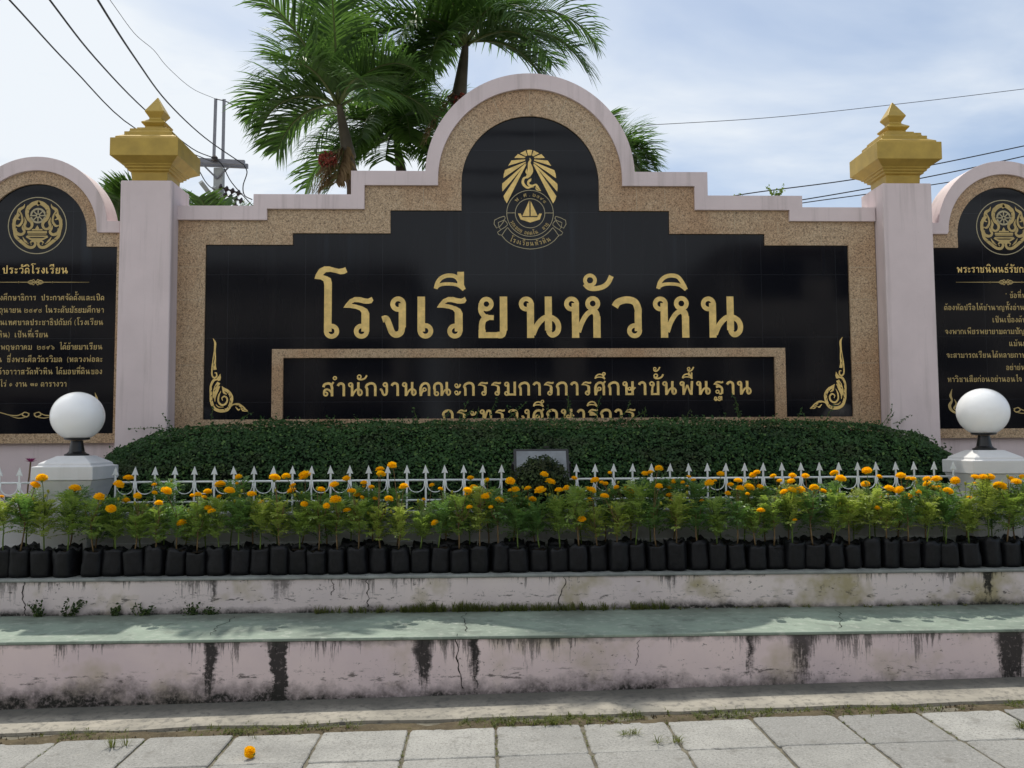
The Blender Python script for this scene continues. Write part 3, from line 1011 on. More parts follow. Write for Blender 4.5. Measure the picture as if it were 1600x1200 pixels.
def emit(mb, prims, xf, y0, step=.00012, sm=5, wscale=1.0, depth=0.0, ringn=20):
    """lay the strokes out on the wall; xf maps letter units to wall x, z.  Every stroke lies a hair in front of the last."""
    y = y0
    cnt = 0
    for p in prims:
        yy = y - (cnt % 7) * step
        cnt += 1

        def P3(q):
            a = xf(q[0], q[1])
            return (a[0], yy, a[1])
        if p[0] == 'r':
            _, cx, cy, ro, ri = p
            Aa = [(cx + ro * cos(2 * pi * k / ringn), cy + ro * sin(2 * pi * k / ringn)) for k in range(ringn)]
            Bb = [(cx + ri * cos(2 * pi * k / ringn), cy + ri * sin(2 * pi * k / ringn)) for k in range(ringn)]
            V = [P3(q) for q in Aa] + [P3(q) for q in Bb]
            F = [(k, (k + 1) % ringn, ringn + (k + 1) % ringn, ringn + k) for k in range(ringn)]
            if depth:
                V += [(q[0], q[1] + depth, q[2]) for q in V]
                m_ = 2 * ringn
                F += [(k, m_ + k, m_ + (k + 1) % ringn, (k + 1) % ringn) for k in range(ringn)]
                F += [(ringn + k, ringn + (k + 1) % ringn, m_ + ringn + (k + 1) % ringn, m_ + ringn + k) for k in range(ringn)]
            mb.add(V, F)
        elif p[0] == 'p':
            pts = p[1]
            V = [P3(q) for q in pts]
            F = [tuple(range(len(V)))]
            if depth:
                m_ = len(V)
                V += [(q[0], q[1] + depth, q[2]) for q in V]
                F += [(k, m_ + k, m_ + (k + 1) % m_, (k + 1) % m_) for k in range(m_)]
            mb.add(V, F)
        else:
            pts = [Vector((a[0], a[1])) for a in p[1]]
            wd = p[2]
            k0 = len(pts)
            if p[0] == 's':
                pts = [Vector((q.x, q.y)) for q in cr(pts, sm)]
            if not isinstance(wd, (list, tuple)):
                ws = [wd * wscale] * len(pts)
            else:
                ws = []
                for i in range(len(pts)):
                    t = i / (len(pts) - 1) * (k0 - 1)
                    j = min(int(t), k0 - 2)
                    ws.append((wd[j] + (wd[j + 1] - wd[j]) * (t - j)) * wscale)
            Lp, Rp = [], []
            for i, q in enumerate(pts):
                a = pts[max(0, i - 1)]
                b = pts[min(len(pts) - 1, i + 1)]
                d = (b - a)
                if d.length < 1e-9: d = Vector((1, 0))
                d.normalize()
                nn = Vector((-d.y, d.x)) * ws[i] * .5
                Lp.append(q + nn)
                Rp.append(q - nn)
            V = [P3(q) for q in Lp] + [P3(q) for q in Rp]
            m_ = len(pts)
            F = [(i, i + 1, m_ + i + 1, m_ + i) for i in range(m_ - 1)]
            if depth:
                V += [(q[0], q[1] + depth, q[2]) for q in V]
                F += [(i, i + 1, 2 * m_ + i + 1, 2 * m_ + i) for i in range(m_ - 1)]
                F += [(m_ + i, m_ + i + 1, 3 * m_ + i + 1, 3 * m_ + i) for i in range(m_ - 1)]
            mb.add(V, F)


def text_line(text, x_left, z_base, unit, y, x_right=None, align='l', sx=None, depth=0.0, gap=21, sm=4, ringn=14):
    pr, wdt = layout(text, gap)
    ux = unit
    if x_right is not None and align == 'fit':
        ux = (x_right - x_left) / wdt
    if align == 'r':
        x_left = x_right - wdt * ux
    mb = MB()
    emit(mb, pr, lambda a, b: (x_left + a * ux, z_base + b * unit), y, sm=sm, depth=depth, ringn=ringn)
    return mb


# ------------------------------------------------------------------ the name wall
XC = 0.452
YC, YG, YB = 8.255, 8.285, 8.305         # faces: coping, granite, black stone


def arc(cx, cz, r, a0, a1, n):
    return [(cx + r * cos(a0 + (a1 - a0) * i / n), cz + r * sin(a0 + (a1 - a0) * i / n)) for i in range(n + 1)]


def sym(half, r, zc, n=48):
    """left half in offsets from the centre line, then the arch, then the mirror image"""
    zl = half[-1][1]
    a = math.asin(max(-1, min(1, (zl - zc) / r)))
    Lf = [(XC + u, z) for u, z in half[:-1]]
    A_ = arc(XC, zc, r, pi - a, a, n)
    return Lf + A_ + [(XC - u, z) for u, z in half[:-1]][::-1]


cop_out = sym([(-3.42, 3.895), (-2.69, 3.895), (-2.69, 4.01), (-1.75, 4.01), (-1.75, 4.245), (-1.03, 4.245)], 1.030, 4.203)
cop_in = sym([(-3.42, 3.757), (-2.56, 3.757), (-2.56, 3.867), (-1.62, 3.867), (-1.62, 4.104), (-.905, 4.173)], .905, 4.173)
# arch foot: the inner outline steps in at the foot of the arch
cop_in2 = sym([(-3.42, 3.757), (-2.56, 3.757), (-2.56, 3.867), (-1.62, 3.867), (-1.62, 4.104), (-.905, 4.104)], .905, 4.16)
gr_in = sym([(-3.15, 3.52), (-2.315, 3.52), (-2.315, 3.634), (-1.37, 3.634), (-1.37, 3.862), (-.677, 3.862)], .677, 4.135)


def with_foot(half, r, zc, n=48):
    Lf = [(XC + u, z) for u, z in half]
    A_ = arc(XC, zc, r, pi, 0, n)
    return Lf + A_ + [(XC - u, z) for u, z in half][::-1]


cop_out = with_foot([(-3.42, 3.895), (-2.69, 3.895), (-2.69, 4.01), (-1.75, 4.01), (-1.75, 4.245), (-1.033, 4.245)], 1.030, 4.247 - .045)
cop_out[5] = (XC - 1.03, 4.245)
cop_out[-6] = (XC + 1.03, 4.245)
# the arch proper starts just above the step
AO = arc(XC, 4.203, 1.03, pi - math.asin(.042 / 1.03), math.asin(.042 / 1.03), 48)
cop_out = cop_out[:6] + AO + cop_out[-6:]
AI = arc(XC, 4.173, .905, pi, 0, 48)
hI = [(-3.42, 3.757), (-2.56, 3.757), (-2.56, 3.867), (-1.62, 3.867), (-1.62, 4.104), (-.905, 4.104)]
cop_in = [(XC + u, z) for u, z in hI] + AI + [(XC - u, z) for u, z in hI][::-1]
AG = arc(XC, 4.135, .677, pi, 0, 48)
hG = [(-3.15, 3.52), (-2.315, 3.52), (-2.315, 3.634), (-1.37, 3.634), (-1.37, 3.862), (-.677, 3.862)]
gr_in = [(XC + u, z) for u, z in hG] + AG + [(XC - u, z) for u, z in hG][::-1]

nw = thing('name_wall', 'stepped pink wall with tall round arch, black stone face and large gold lettering', 'wall', (XC, 8.4, 0))
mb = MB()
inset = [(XC + (p[0] - XC) * .998, p[1] - .012) for p in cop_out]
mb.prism([(XC - 3.40, 0.0)] + inset + [(XC + 3.40, 0.0)], 8.335, 8.52)
mb.build('wall_body', M['pink'], nw)
mb = MB()
mb.band(cop_out, cop_in, YC, 8.54)
mb.build('coping', M['pink'], nw, bevel=.004)
mb = MB()
go = [(XC - 3.42, 1.0)] + cop_in + [(XC + 3.42, 1.0)]
gi = [(XC - 3.15, 1.0)] + gr_in + [(XC + 3.15, 1.0)]
go = [(p[0], p[1] + .0) for p in go]
mb.band(go, gi, YG, 8.34)
mb.box(XC - 3.151, XC + 3.151, YG - .004, 8.34, 1.55, 1.825)
mb.build('granite_frame', M['granite'], nw)
# joints between the granite pieces
M['joint_pale'] = simple('pale_joint', (.50, .42, .30), .8, 0, .1, 5, .2)
mb = MB()
for (x, z0, z1) in ((-2.9, 3.52, 3.757), (-2.66, 3.52, 3.757), (-1.85, 3.634, 3.867), (-1.05, 3.862, 4.104), (1.05, 3.862, 4.104), (1.33, 3.862, 4.104), (2.02, 3.634, 3.867), (2.45, 3.63, 3.757), (2.88, 3.52, 3.757)):
    mb.box(XC + x - .0022, XC + x + .0022, YG - .0015, YG + .01, z0 + .003, z1 - .003)
for z in (2.35, 2.98, 3.3):
    for s_ in (-1, 1):
        mb.box(XC + s_ * 3.285 - .13, XC + s_ * 3.285 + .13, YG - .0015, YG + .01, z - .002, z + .002)
for a in (38, 66, 90, 114, 142):
    a = radians(a)
    p0 = Vector((XC + .68 * cos(a), 4.137 + .68 * sin(a)))
    p1 = Vector((XC + .902 * cos(a), 4.171 + .902 * sin(a)))
    tt = (p1 - p0).normalized() * .0022
    q = Vector((-tt.y, tt.x))
    mb.prism([(p0.x - q.x, p0.y - q.y), (p1.x - q.x, p1.y - q.y), (p1.x + q.x, p1.y + q.y), (p0.x + q.x, p0.y + q.y)], YG - .0015, YG + .01)
mb.build('joint_line', M['joint_pale'], nw)
mb = MB()
mb.add([(p[0], YB, p[1]) for p in gi], [tuple(range(len(gi)))])
mb.build('stone_face', M['black'], nw)
mb = MB()
fo = [(XC - 2.5, 1.0), (XC - 2.5, 2.501), (XC + 2.49, 2.501), (XC + 2.49, 1.0)]
fi = [(XC - 2.392, 1.0), (XC - 2.392, 2.414), (XC + 2.382, 2.414), (XC + 2.382, 1.0)]
mb.band(fo, fi, YG - .008, 8.34)
mb.build('inner_frame', M['granite'], nw, bevel=.003)

# title, letter by letter where the photo has it
UN = .657 * 8.3 / FPX
mb = MB()
for ch, px in (('โ', 490.7), ('ร', 536.4), ('ง', 596), ('เ', 652.3), ('รี', 682.6), ('ย', 746.8), ('น', 810.9), ('หั', 881.9), ('ว', 957.3), ('หิ', 1020.9), ('น', 1096.1)):
    pr, _ = layout(ch)
    xl = at(px, 528, YB).x
    emit(mb, pr, lambda a, b, xl=xl: (xl + a * UN, 2.606 + b * UN), YB - .004, sm=7, ringn=32)
mb.build('title_lettering', M['letter'], nw)
xl, xr = at(504, 618, YB).x, at(1174, 617, YB).x
mb = text_line('สำนักงานคณะกรรมการการศึกษาขั้นพื้นฐาน', xl, at(840, 618, YB).z, 21.8 / 100 * 8.3 / FPX, YB - .009, xr, 'fit', depth=.0095, sm=5, ringn=20)
mb.build('office_lettering', M['letter'], nw)
xl, xr = at(692, 660, YB).x, at(993, 660, YB).x
mb = text_line('กระทรวงศึกษาธิการ', xl, at(840, 661, YB).z, 21.8 / 100 * 8.3 / FPX, YB - .009, xr, 'fit', depth=.0095, sm=5, ringn=20)
mb.build('ministry_lettering', M['letter'], nw)

# ---- crest in the arch
em = bpy.data.objects.new('crest', None)
em.empty_display_size = .1
COL.objects.link(em)
em.parent = nw
eo = at(720 + 649 / 6, 200 + 800 / 6, YB)
em.location = eo - Vector((XC, 8.4, 0))
LOC['crest'] = eo.copy()
EU = 8.3 / FPX / 6


def exf(a, b):
    return (eo.x + (a - 649) * EU, eo.z - (b - 800) * EU)


mir = lambda pts: [(1298 - a, b) for a, b in pts][::-1]
rays = [[(557, 217), (610, 190), (627, 238), (613, 247)], [(502, 263), (537, 224), (608, 254), (603, 266)],
        [(443, 340), (475, 288), (607, 277), (605, 290)], [(397, 460), (401, 420), (413, 381), (610, 300), (612, 308)],
        [(388, 590), (383, 550), (386, 513), (606, 318), (614, 318)], [(428, 705), (408, 672), (396, 634), (588, 345), (618, 322)]]
pr = [('p', [(622, 187), (648, 183), (674, 187), (664, 238), (634, 238)])]
for r_ in rays:
    pr.append(('p', r_))
    pr.append(('p', mir(r_)))
mb = MB()
emit(mb, pr, exf, YB - .004)
mb.build('sun_rays', M['letter'], em)
mb = MB()
emit(mb, [('s', [(648, 262), (656, 284), (645, 312), (652, 350), (654, 390), (638, 430), (616, 458)], (3, 18, 24, 44, 56, 42, 18)),
          ('s', [(624, 450), (592, 462), (582, 500), (598, 532), (628, 552), (660, 545), (690, 545)], (16, 20, 26, 26, 22, 14, 3)),
          ('s', [(622, 366), (616, 400), (634, 424)], (2, 18, 16)),
          ('s', [(664, 462), (650, 480), (632, 502), (644, 528), (676, 532), (706, 522), (722, 545), (756, 586)], (2, 26, 20, 22, 16, 16, 26, 2)),
          ('s', [(700, 548), (718, 572), (752, 584)], (2, 16, 2))], exf, YB - .004)
mb.build('flame', M['letter'], em)
mb = MB()
emit(mb, [('r', 649, 800, 225, 219), ('r', 649, 800, 144, 138), ('l', [(428, 797), (506, 797)], 6), ('l', [(792, 797), (871, 797)], 6)], exf, YB - .0035, ringn=64)
emit(mb, [('s', [(376, 1012), (430, 1072), (520, 1122), (650, 1145), (780, 1122), (865, 1075), (922, 1015)], 6),
          ('s', [(434, 938), (480, 992), (560, 1040), (650, 1055), (740, 1040), (812, 995), (864, 940)], 6)], exf, YB - .0035)
sc_ = [[(405, 828), (360, 842), (310, 868), (306, 905), (330, 945), (352, 930), (345, 890), (398, 868), (412, 850), (405, 828)],
       [(405, 868), (380, 905), (352, 938), (372, 958), (410, 935), (432, 915), (430, 895), (405, 868)],
       [(372, 958), (338, 985), (350, 1008), (380, 1012), (408, 970), (432, 940)]]
for s_ in sc_:
    emit(mb, [('l', s_, 6), ('l', mir(s_), 6)], exf, YB - .0035)
mb.build('ring_and_ribbon', M['thin_line'], em)
mb = MB()
emit(mb, [('p', [(643, 675), (643, 828), (575, 828)]), ('p', [(655, 680), (722, 826), (655, 828)]),
          ('p', [(533, 803), (560, 803), (574, 838), (718, 838), (737, 803), (762, 803), (742, 860), (650, 890), (558, 860)])], exf, YB - .004)
mb.build('sailing_boat', M['letter'], em)


def arc_text(mb, text, cx, cy, r, a_mid, u, inside=False, gap=24, a_span=None):
    pr, wd = layout(text, gap)
    uu = u

    def xf(a, b):
        s = (a - wd / 2) * uu
        if inside:           # baseline on the lower half, letters upright
            th = a_mid + s / r
            rr = r - b * u
            q = (cx + rr * cos(th), cy - rr * sin(th))
        else:
            th = a_mid - s / r
            rr = r + b * u
            q = (cx + rr * cos(th), cy - rr * sin(th))
        return exf(*q)
    emit(mb, pr, xf, YB - .004, sm=3, ringn=10)


mb = MB()
arc_text(mb, 'พ . ศ . ๒๔๙๔', 649, 800, 164, pi / 2 - .05, .31, gap=34)
arc_text(mb, 'รกเขยย', 649, 800, 208, pi * 1.5 - .80, .30, True)
arc_text(mb, 'อตตโน', 649, 800, 208, pi * 1.5 + .05, .30, True)
arc_text(mb, 'สาธุ', 649, 800, 208, pi * 1.5 + .85, .30, True)
arc_text(mb, 'โรงเรียนหัวหิน', 649, 690, 424, pi * 1.5, .36, True, 34)
mb.build('crest_lettering', M['letter_dim'], em)


# ---- flame corner ornaments
def corner(mirror):
    mb = MB()
    b0 = at(300, 590, YB)

    def xf(a, b):
        px, py = 300 + a / 6.667, 500 + b / 6.667
        x = b0.x + (px - 300) * 8.3 / FPX
        z = b0.z - (py - 590) * 8.3 / FPX
        return (2 * XC - x if mirror else x, z)
    emit(mb, [('s', [(208, 192), (232, 240), (230, 320), (236, 400), (230, 470), (236, 520)], (2, 22, 20, 14, 26, 34)),
              ('s', [(222, 330), (212, 420), (204, 510), (206, 575), (226, 602), (252, 590), (250, 555), (230, 552)], (6, 9, 14, 16, 18, 16, 14, 8)),
              ('p', [(290, 560), (298, 600), (292, 630), (270, 636), (252, 610), (272, 588)]),
              ('s', [(270, 622), (225, 628), (196, 690), (198, 780), (204, 850), (236, 920), (300, 945), (370, 930), (402, 870), (408, 800), (372, 745), (330, 720), (308, 692)], (10, 26, 22, 26, 30, 32, 34, 34, 32, 34, 32, 30, 4)),
              ('s', [(276, 652), (250, 700), (228, 760), (222, 815)], (34, 40, 26, 8)),
              ('s', [(286, 690), (262, 740), (240, 800), (240, 850)], (10, 24, 18, 6)),
              ('s', [(300, 740), (278, 790), (276, 850), (310, 885), (352, 870), (366, 825), (340, 795), (312, 812), (318, 840)], (4, 16, 18, 20, 20, 18, 16, 12, 8)),
              ('s', [(312, 705), (330, 755), (360, 775)], (4, 22, 8)),
              ('s', [(392, 905), (430, 880), (480, 880), (530, 915), (582, 952)], (16, 12, 26, 30, 2)),
              ('s', [(452, 905), (480, 935), (500, 925)], (6, 18, 4)),
              ('s', [(505, 920), (530, 945), (575, 952)], (6, 14, 2)),
              ('s', [(250, 880), (280, 905), (330, 905)], (6, 10, 4))], xf, YB - .0035, step=.0001, sm=5)
    # dark cuts that part the leaves of the ornament
    mb.build('corner_ornament', M['letter'], nw)
    mb = MB()
    cuts = []
    for (cx, cy, ang) in ((214, 690, 60), (206, 740, 60), (208, 790, 50), (214, 840, 35), (238, 890, 10), (280, 920, -15), (330, 930, -30), (372, 905, -60), (396, 850, -80), (396, 800, -110), (370, 765, -140), (252, 690, 60), (240, 735, 60), (520, 915, -30), (480, 895, -20), (230, 470, 80)):
        a = radians(ang)
        dxx, dyy = cos(a) * 17, -sin(a) * 17
        nx_, ny_ = -sin(a) * 5, -cos(a) * 5
        cuts.append(('s', [(cx - dxx, cy - dyy), (cx + nx_, cy + ny_), (cx + dxx, cy + dyy)], (1, 7, 1)))
    emit(mb, cuts, xf, YB - .0045, step=.0001, sm=4)
    mb.build('ornament_cut', M['black'], nw)


corner(False)
corner(True)


# ------------------------------------------------------------------ side walls
def side_wall(cx, label, lines, title, tpos, ornament):
    t = thing('inscription_wall', label, 'wall', (cx, 8.4, 0))
    HW = .80
    co = [(cx - HW, 3.744), (cx - .688, 3.744)] + arc(cx, 3.69, .683, pi - .079, .079, 40) + [(cx + .688, 3.744), (cx + HW, 3.744)]
    ci = [(cx - HW, 3.631), (cx - .594, 3.631)] + arc(cx, 3.656, .582, pi, 0, 40) + [(cx + .594, 3.631), (cx + HW, 3.631)]
    gi_ = [(cx - HW, 3.499), (cx - .482, 3.499)] + arc(cx, 3.63, .482, pi, 0, 40) + [(cx + .482, 3.499), (cx + HW, 3.499)]
    mb = MB()
    mb.prism([(cx - HW, 0)] + [(cx + (p[0] - cx) * .998, p[1] - .01) for p in co] + [(cx + HW, 0)], 8.335, 8.50)
    mb.build('wall_body', M['pink'], t)
    mb = MB()
    mb.band(co, ci, YC + .005, 8.525)
    mb.build('coping', M['pink'], t, bevel=.004)
    mb = MB()
    mb.band(ci, gi_, YG, 8.34)
    mb.box(cx - HW, cx + HW, YG - .004, 8.34, 1.609, 1.70)
    for s_ in (-1, 1):
        xa, xb = sorted((cx + s_ * .772, cx + s_ * HW))
        mb.box(xa, xb, YG, 8.34, 1.70, 3.4988)
    mb.build('granite_frame', M['granite'], t)
    mb = MB()
    ol = [(cx - HW + .01, 1.66)] + [(p[0], p[1]) for p in gi_] + [(cx + HW - .01, 1.66)]
    mb.add([(p[0], YB, p[1]) for p in ol], [tuple(range(len(ol)))])
    mb.build('stone_face', M['black'], t)
    u = 6.9 / 100 * 8.3 / FPX
    mb = MB()
    for (txt, px, py, al) in lines:
        p = at(px, py, YB)
        if al == 'r':
            m2 = text_line(txt, 0, p.z, u, YB - .003, p.x, 'r', sm=3, ringn=10)
        else:
            m2 = text_line(txt, p.x, p.z, u, YB - .003, sm=3, ringn=10)
        # keep to the stone between the granite strips
        mb.add(m2.v, m2.f)
    mb.build('inscription', M['letter_dim'], t)
    p = at(*tpos[:2], YB)
    if tpos[2]:
        m2 = text_line(title, p.x, p.z, 9.3 / 100 * 8.3 / FPX, YB - .003, at(tpos[2], tpos[1], YB).x, 'fit', sm=4, ringn=14)
    else:
        m2 = text_line(title, p.x, p.z, 9.0 / 100 * 8.3 / FPX, YB - .003, sm=4, ringn=14, gap=16)
    m2.build('heading', M['letter'], t)
    # divider, scroll and flame ornaments
    k = 8.3 / FPX
    zc = 3.155
    mb = MB()
    ln = lambda a, b: (cx + a * k, zc + b * k)
    emit(mb, [('s', [(-82, 0), (-40, 0), (0, 0), (40, 0), (82, 0)], (.3, .9, 1.2, .9, .3))], ln, YB - .003)
    for sx_ in (-1, 1):
        emit(mb, [('p', [(sx_ * 24, 0), (sx_ * 26, 1.6), (sx_ * 28, 0), (sx_ * 26, -1.6)]),
                  ('s', [(sx_ * 2, 0), (sx_ * 7, 2.6), (sx_ * 12, .8)], (.6, 2, .4)), ('s', [(sx_ * 2, 0), (sx_ * 7, -2.6), (sx_ * 12, -.8)], (.6, 2, .4)),
                  ('s', [(sx_ * 1, 1), (sx_ * 3, 4), (sx_ * 6, 3)], (.6, 1.4, .4)), ('s', [(sx_ * 1, -1), (sx_ * 3, -4), (sx_ * 6, -3)], (.6, 1.4, .4))], ln, YB - .003)
    emit(mb, [('r', 0, 0, 2, .5)], ln, YB - .0035)
    zc2 = 1.88
    l2 = lambda a, b: (cx + a * k, zc2 + b * k)
    for sx_ in (-1, 1):
        emit(mb, [('s', [(sx_ * 6, 2), (sx_ * 4, 0), (sx_ * 8, -3), (sx_ * 14, 0), (sx_ * 11, 4), (sx_ * 3, 2)], (1, 1.6, 2, 2, 1.6, .8)),
                  ('s', [(sx_ * 12, 3), (sx_ * 22, -1), (sx_ * 34, 0), (sx_ * 50, 4), (sx_ * 62, 1)], (1.2, 1.8, 1.5, 1.3, .4)),
                  ('s', [(sx_ * 10, -4), (sx_ * 20, -5), (sx_ * 32, -2)], (1, 1.4, .4)),
                  # corner flame
                  ('s', [(sx_ * 95, 34), (sx_ * 98, 24), (sx_ * 96, 16), (sx_ * 100, 8), (sx_ * 97, 0), (sx_ * 88, -4), (sx_ * 80, -1)], (.5, 4, 3, 5, 4, 3, .6)),
                  ('s', [(sx_ * 92, 18), (sx_ * 89, 10), (sx_ * 93, 4), (sx_ * 90, 0)], (.5, 3, 3, 1))], l2, YB - .003)
    mb.build('divider_ornament', M['letter_dim'], t)
    # round wheel emblem
    e = bpy.data.objects.new('wheel_emblem', None)
    e.empty_display_size = .1
    COL.objects.link(e)
    e.parent = t
    e0 = Vector((cx, YB, 3.708))
    e.location = e0 - Vector((cx, 8.4, 0))
    LOC[e.name] = e0
    eu = k * 45 / 520.0
    ef = lambda a, b: (cx + (a - 655) * eu, 3.708 - (b - 595) * eu)
    mb = MB()
    emit(mb, [('r', 655, 595, 522, 506)], ef, YB - .003, ringn=64)
    mb.build('outer_ring', M['thin_line'], e)
    mb = MB()
    pr = [('r', 662, 415, 142, 108), ('r', 662, 415, 40, 20)]
    for i in range(8):
        a = pi / 4 * i
        pr.append(('l', [(662 + 36 * cos(a), 415 + 36 * sin(a)), (662 + 112 * cos(a), 415 + 112 * sin(a))], 22))
    emit(mb, pr, ef, YB - .003, ringn=32)
    mb.build('wheel', M['thin_line'], e)
    mb = MB()
    half = [('s', [(655, 170), (560, 205), (480, 290), (465, 380), (490, 470), (548, 530), (560, 600), (520, 655), (455, 650), (428, 590), (445, 530), (420, 440)], (70, 76, 72, 66, 62, 56, 46, 40, 44, 50, 44, 4)),
            ('s', [(425, 195), (400, 260), (330, 310), (310, 400), (260, 470), (240, 560), (250, 660), (300, 740), (380, 760), (430, 710), (400, 650), (385, 590)], (2, 40, 60, 66, 60, 58, 64, 60, 50, 44, 40, 4)),
            ('s', [(340, 330), (375, 420), (385, 520), (330, 600), (270, 590)], (10, 34, 40, 44, 10)),
            ('s', [(215, 480), (235, 560), (280, 600)], (2, 30, 10)), ('s', [(205, 560), (240, 640), (300, 660)], (2, 30, 10)), ('s', [(250, 400), (300, 470), (350, 490)], (2, 34, 10)),
            ('s', [(235, 690), (280, 800), (390, 900), (500, 985), (590, 990), (630, 930), (600, 880), (545, 900), (560, 950)], (20, 54, 60, 54, 50, 44, 36, 26, 10)),
            ('s', [(460, 800), (540, 840), (600, 875)], (20, 34, 14)), ('s', [(400, 800), (440, 870), (510, 930)], (6, 36, 14)),
            ('s', [(520, 200), (470, 250), (440, 330)], (6, 26, 6)),
            ('l', [(480, 715), (655, 715)], 40), ('l', [(470, 792), (655, 792)], 26), ('l', [(490, 752), (655, 752)], 14), ('l', [(560, 672), (655, 672)], 26)]
    pr = []
    for h in half:
        pr.append(h)
        pr.append((h[0], [(1310 - a, b) for a, b in h[1]], h[2]))
    pr += [('p', [(655, 590), (690, 650), (655, 690), (620, 650)]), ('p', [(655, 130), (700, 200), (655, 240), (610, 200)]), ('p', [(520, 826), (790, 826), (700, 890), (655, 905), (610, 890)])]
    emit(mb, pr, ef, YB - .003, step=.00008, sm=4)
    mb.build('flame_frame', M['letter_dim'], e)
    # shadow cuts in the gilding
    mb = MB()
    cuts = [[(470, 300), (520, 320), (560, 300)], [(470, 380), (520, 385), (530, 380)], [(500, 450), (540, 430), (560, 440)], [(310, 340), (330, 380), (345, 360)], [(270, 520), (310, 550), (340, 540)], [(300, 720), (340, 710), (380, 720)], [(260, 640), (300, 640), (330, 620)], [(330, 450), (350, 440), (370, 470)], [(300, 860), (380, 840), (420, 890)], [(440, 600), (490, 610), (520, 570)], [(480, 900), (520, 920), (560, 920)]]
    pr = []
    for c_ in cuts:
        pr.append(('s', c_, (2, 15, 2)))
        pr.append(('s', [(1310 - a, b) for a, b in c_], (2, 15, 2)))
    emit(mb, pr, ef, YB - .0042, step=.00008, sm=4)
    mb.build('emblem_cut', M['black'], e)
    return t


zpy = lambda z: 400 + z / 5.455
zpx = lambda z: z / 5.455
LL = [('กระทรวงศึกษาธิการ  ประกาศจัดตั้งและเปิด', 888, 378), ('๑ มิถุนายน ๒๔๙๔ ในระดับมัธยมศึกษา', 885, 483), ('เรียนเทศบาลประชาธิปถัมภ์ (โรงเรียน', 880, 588),
      ('หัวหิน)  เป็นที่เรียน', 410, 693), ('๑๗  พฤษภาคม  ๒๔๙๖  ได้ย้ายมาเรียน', 873, 797), ('ปัจจุบัน  ซึ่งพระศีลวัตรวิมล  (หลวงพ่อละ', 873, 903),
      ('ม)เจ้าอาวาสวัดหัวหิน ได้มอบที่ดินของ', 870, 1007), ('๙ ไร่ ๑ งาน ๗๑ ตารางวา', 567, 1113)]
side_wall(-4.315, 'round-topped pink wall with gold history inscription, left of the main name wall', [(a, zpx(b), zpy(c), 'r') for a, b, c in LL],
          'ประวัติโรงเรียน', (4, 427.5, 106), 0)
RL = [('" ข้อที่ห', 357, 588), ('ต้องหัดปรือให้ชำนาญทั้งอ่านเขียน', 96, 640), ('เป็นเบื้องต้น', 302, 692), ('จงพากเพียรพยายามตามปัญญา', 100, 742), ('แม้นยั', 373, 793),
      ('จะสามารถเรียนได้หลายภาษา', 106, 843), ('อย่าย่น', 360, 895), ('หาวิชาเสียก่อนอย่านอนใจ "', 110, 946)]
side_wall(5.19, 'round-topped pink wall with gold verse inscription, right of the main name wall', [(a, 1440 + b / 2.725, 250 + c / 2.727, 'l') for a, b, c in RL],
          'พระราชนิพนธ์รัชกาลที่ ๖', (1495, 426, 0), 0)


# ------------------------------------------------------------------ pillars
def pillar(cx, label):
    t = thing('pillar', label, 'pillar', (cx, 8.342, 0))
    mb = MB()
    mb.box(cx - .242, cx + .242, 8.10, 8.584, 0, 4.095)
    mb.build('shaft', M['pink'], t, bevel=.012)
    mb = MB()
    pf = [(.166, 4.09), (.168, 4.135), (.171, 4.196), (.196, 4.205), (.197, 4.222), (.218, 4.228), (.219, 4.246), (.237, 4.25), (.24, 4.262), (.312, 4.309), (.318, 4.312), (.318, 4.483), (.286, 4.487), (.285, 4.508),
          (.226, 4.545), (.226, 4.576), (.20, 4.578), (.189, 4.60), (.189, 4.618), (.141, 4.622), (.141, 4.645), (.088, 4.662), (.086, 4.675), (.115, 4.707), (.113, 4.716), (.060, 4.757), (.058, 4.772), (.092, 4.824), (.091, 4.832), (.004, 4.995)]
    mb.sqlathe(pf, (cx, 8.342, 0))
    mb.build('gold_cap', M['gold'], t, bevel=.004)
    return t


pillar(-3.206, 'square pink pillar with stepped gold cap, left end of the main name wall')
pillar(4.122, 'square pink pillar with stepped gold cap, right end of the main name wall')
pillar(-5.36, 'square pink pillar with stepped gold cap, outer end of the history inscription wall')
pillar(6.235, 'square pink pillar with stepped gold cap, outer end of the verse inscription wall')

# ------------------------------------------------------------------ planter wall, pedestals, lamps, fence
tp = thing('planter_wall', 'low grey-white moulded planter wall behind the marigold bags', 'wall', (0.45, 6.8, .64))
mb = MB()
mb.box(-7.9, 8.9, 6.80, 6.92, .63, 1.02)
mb.build('wall_body', M['planter'], tp)
mb = MB()
mb.box(-7.9, 8.9, 6.765, 6.80, .645, .795)
mb.box(-7.9, 8.9, 6.778, 6.80, .797, .835)
mb.build('plinth_moulding', M['planter'], tp, bevel=.006)
mb = MB()
mb.box(-7.9, 8.9, 6.78, 6.94, 1.022, 1.062)
mb.build('top_ledge', M['planter'], tp, bevel=.006)
sheetm = MB()
sheetm.box(-7.9, 8.9, 6.921, 8.12, .3, .99)
tag(sheetm.build('planter_soil', M['soil']), kind='structure')


def pedestal(cx, label):
    t = thing('lamp_pedestal', label, 'pedestal', (cx, 6.9, .64))
    c = (cx, 6.9, 0)
    mb = MB()
    mb.sqlathe([(.175, .646), (.175, 1.18), (.178, 1.20), (.20, 1.27), (.222, 1.325)], c)
    mb.build('shaft', M['white'], t, bevel=.004)
    mb = MB()
    mb.sqlathe([(.232, 1.3265), (.232, 1.432), (.202, 1.437), (.200, 1.456), (.105, 1.512)], c)
    mb.build('capstone', M['white'], t, bevel=.006)


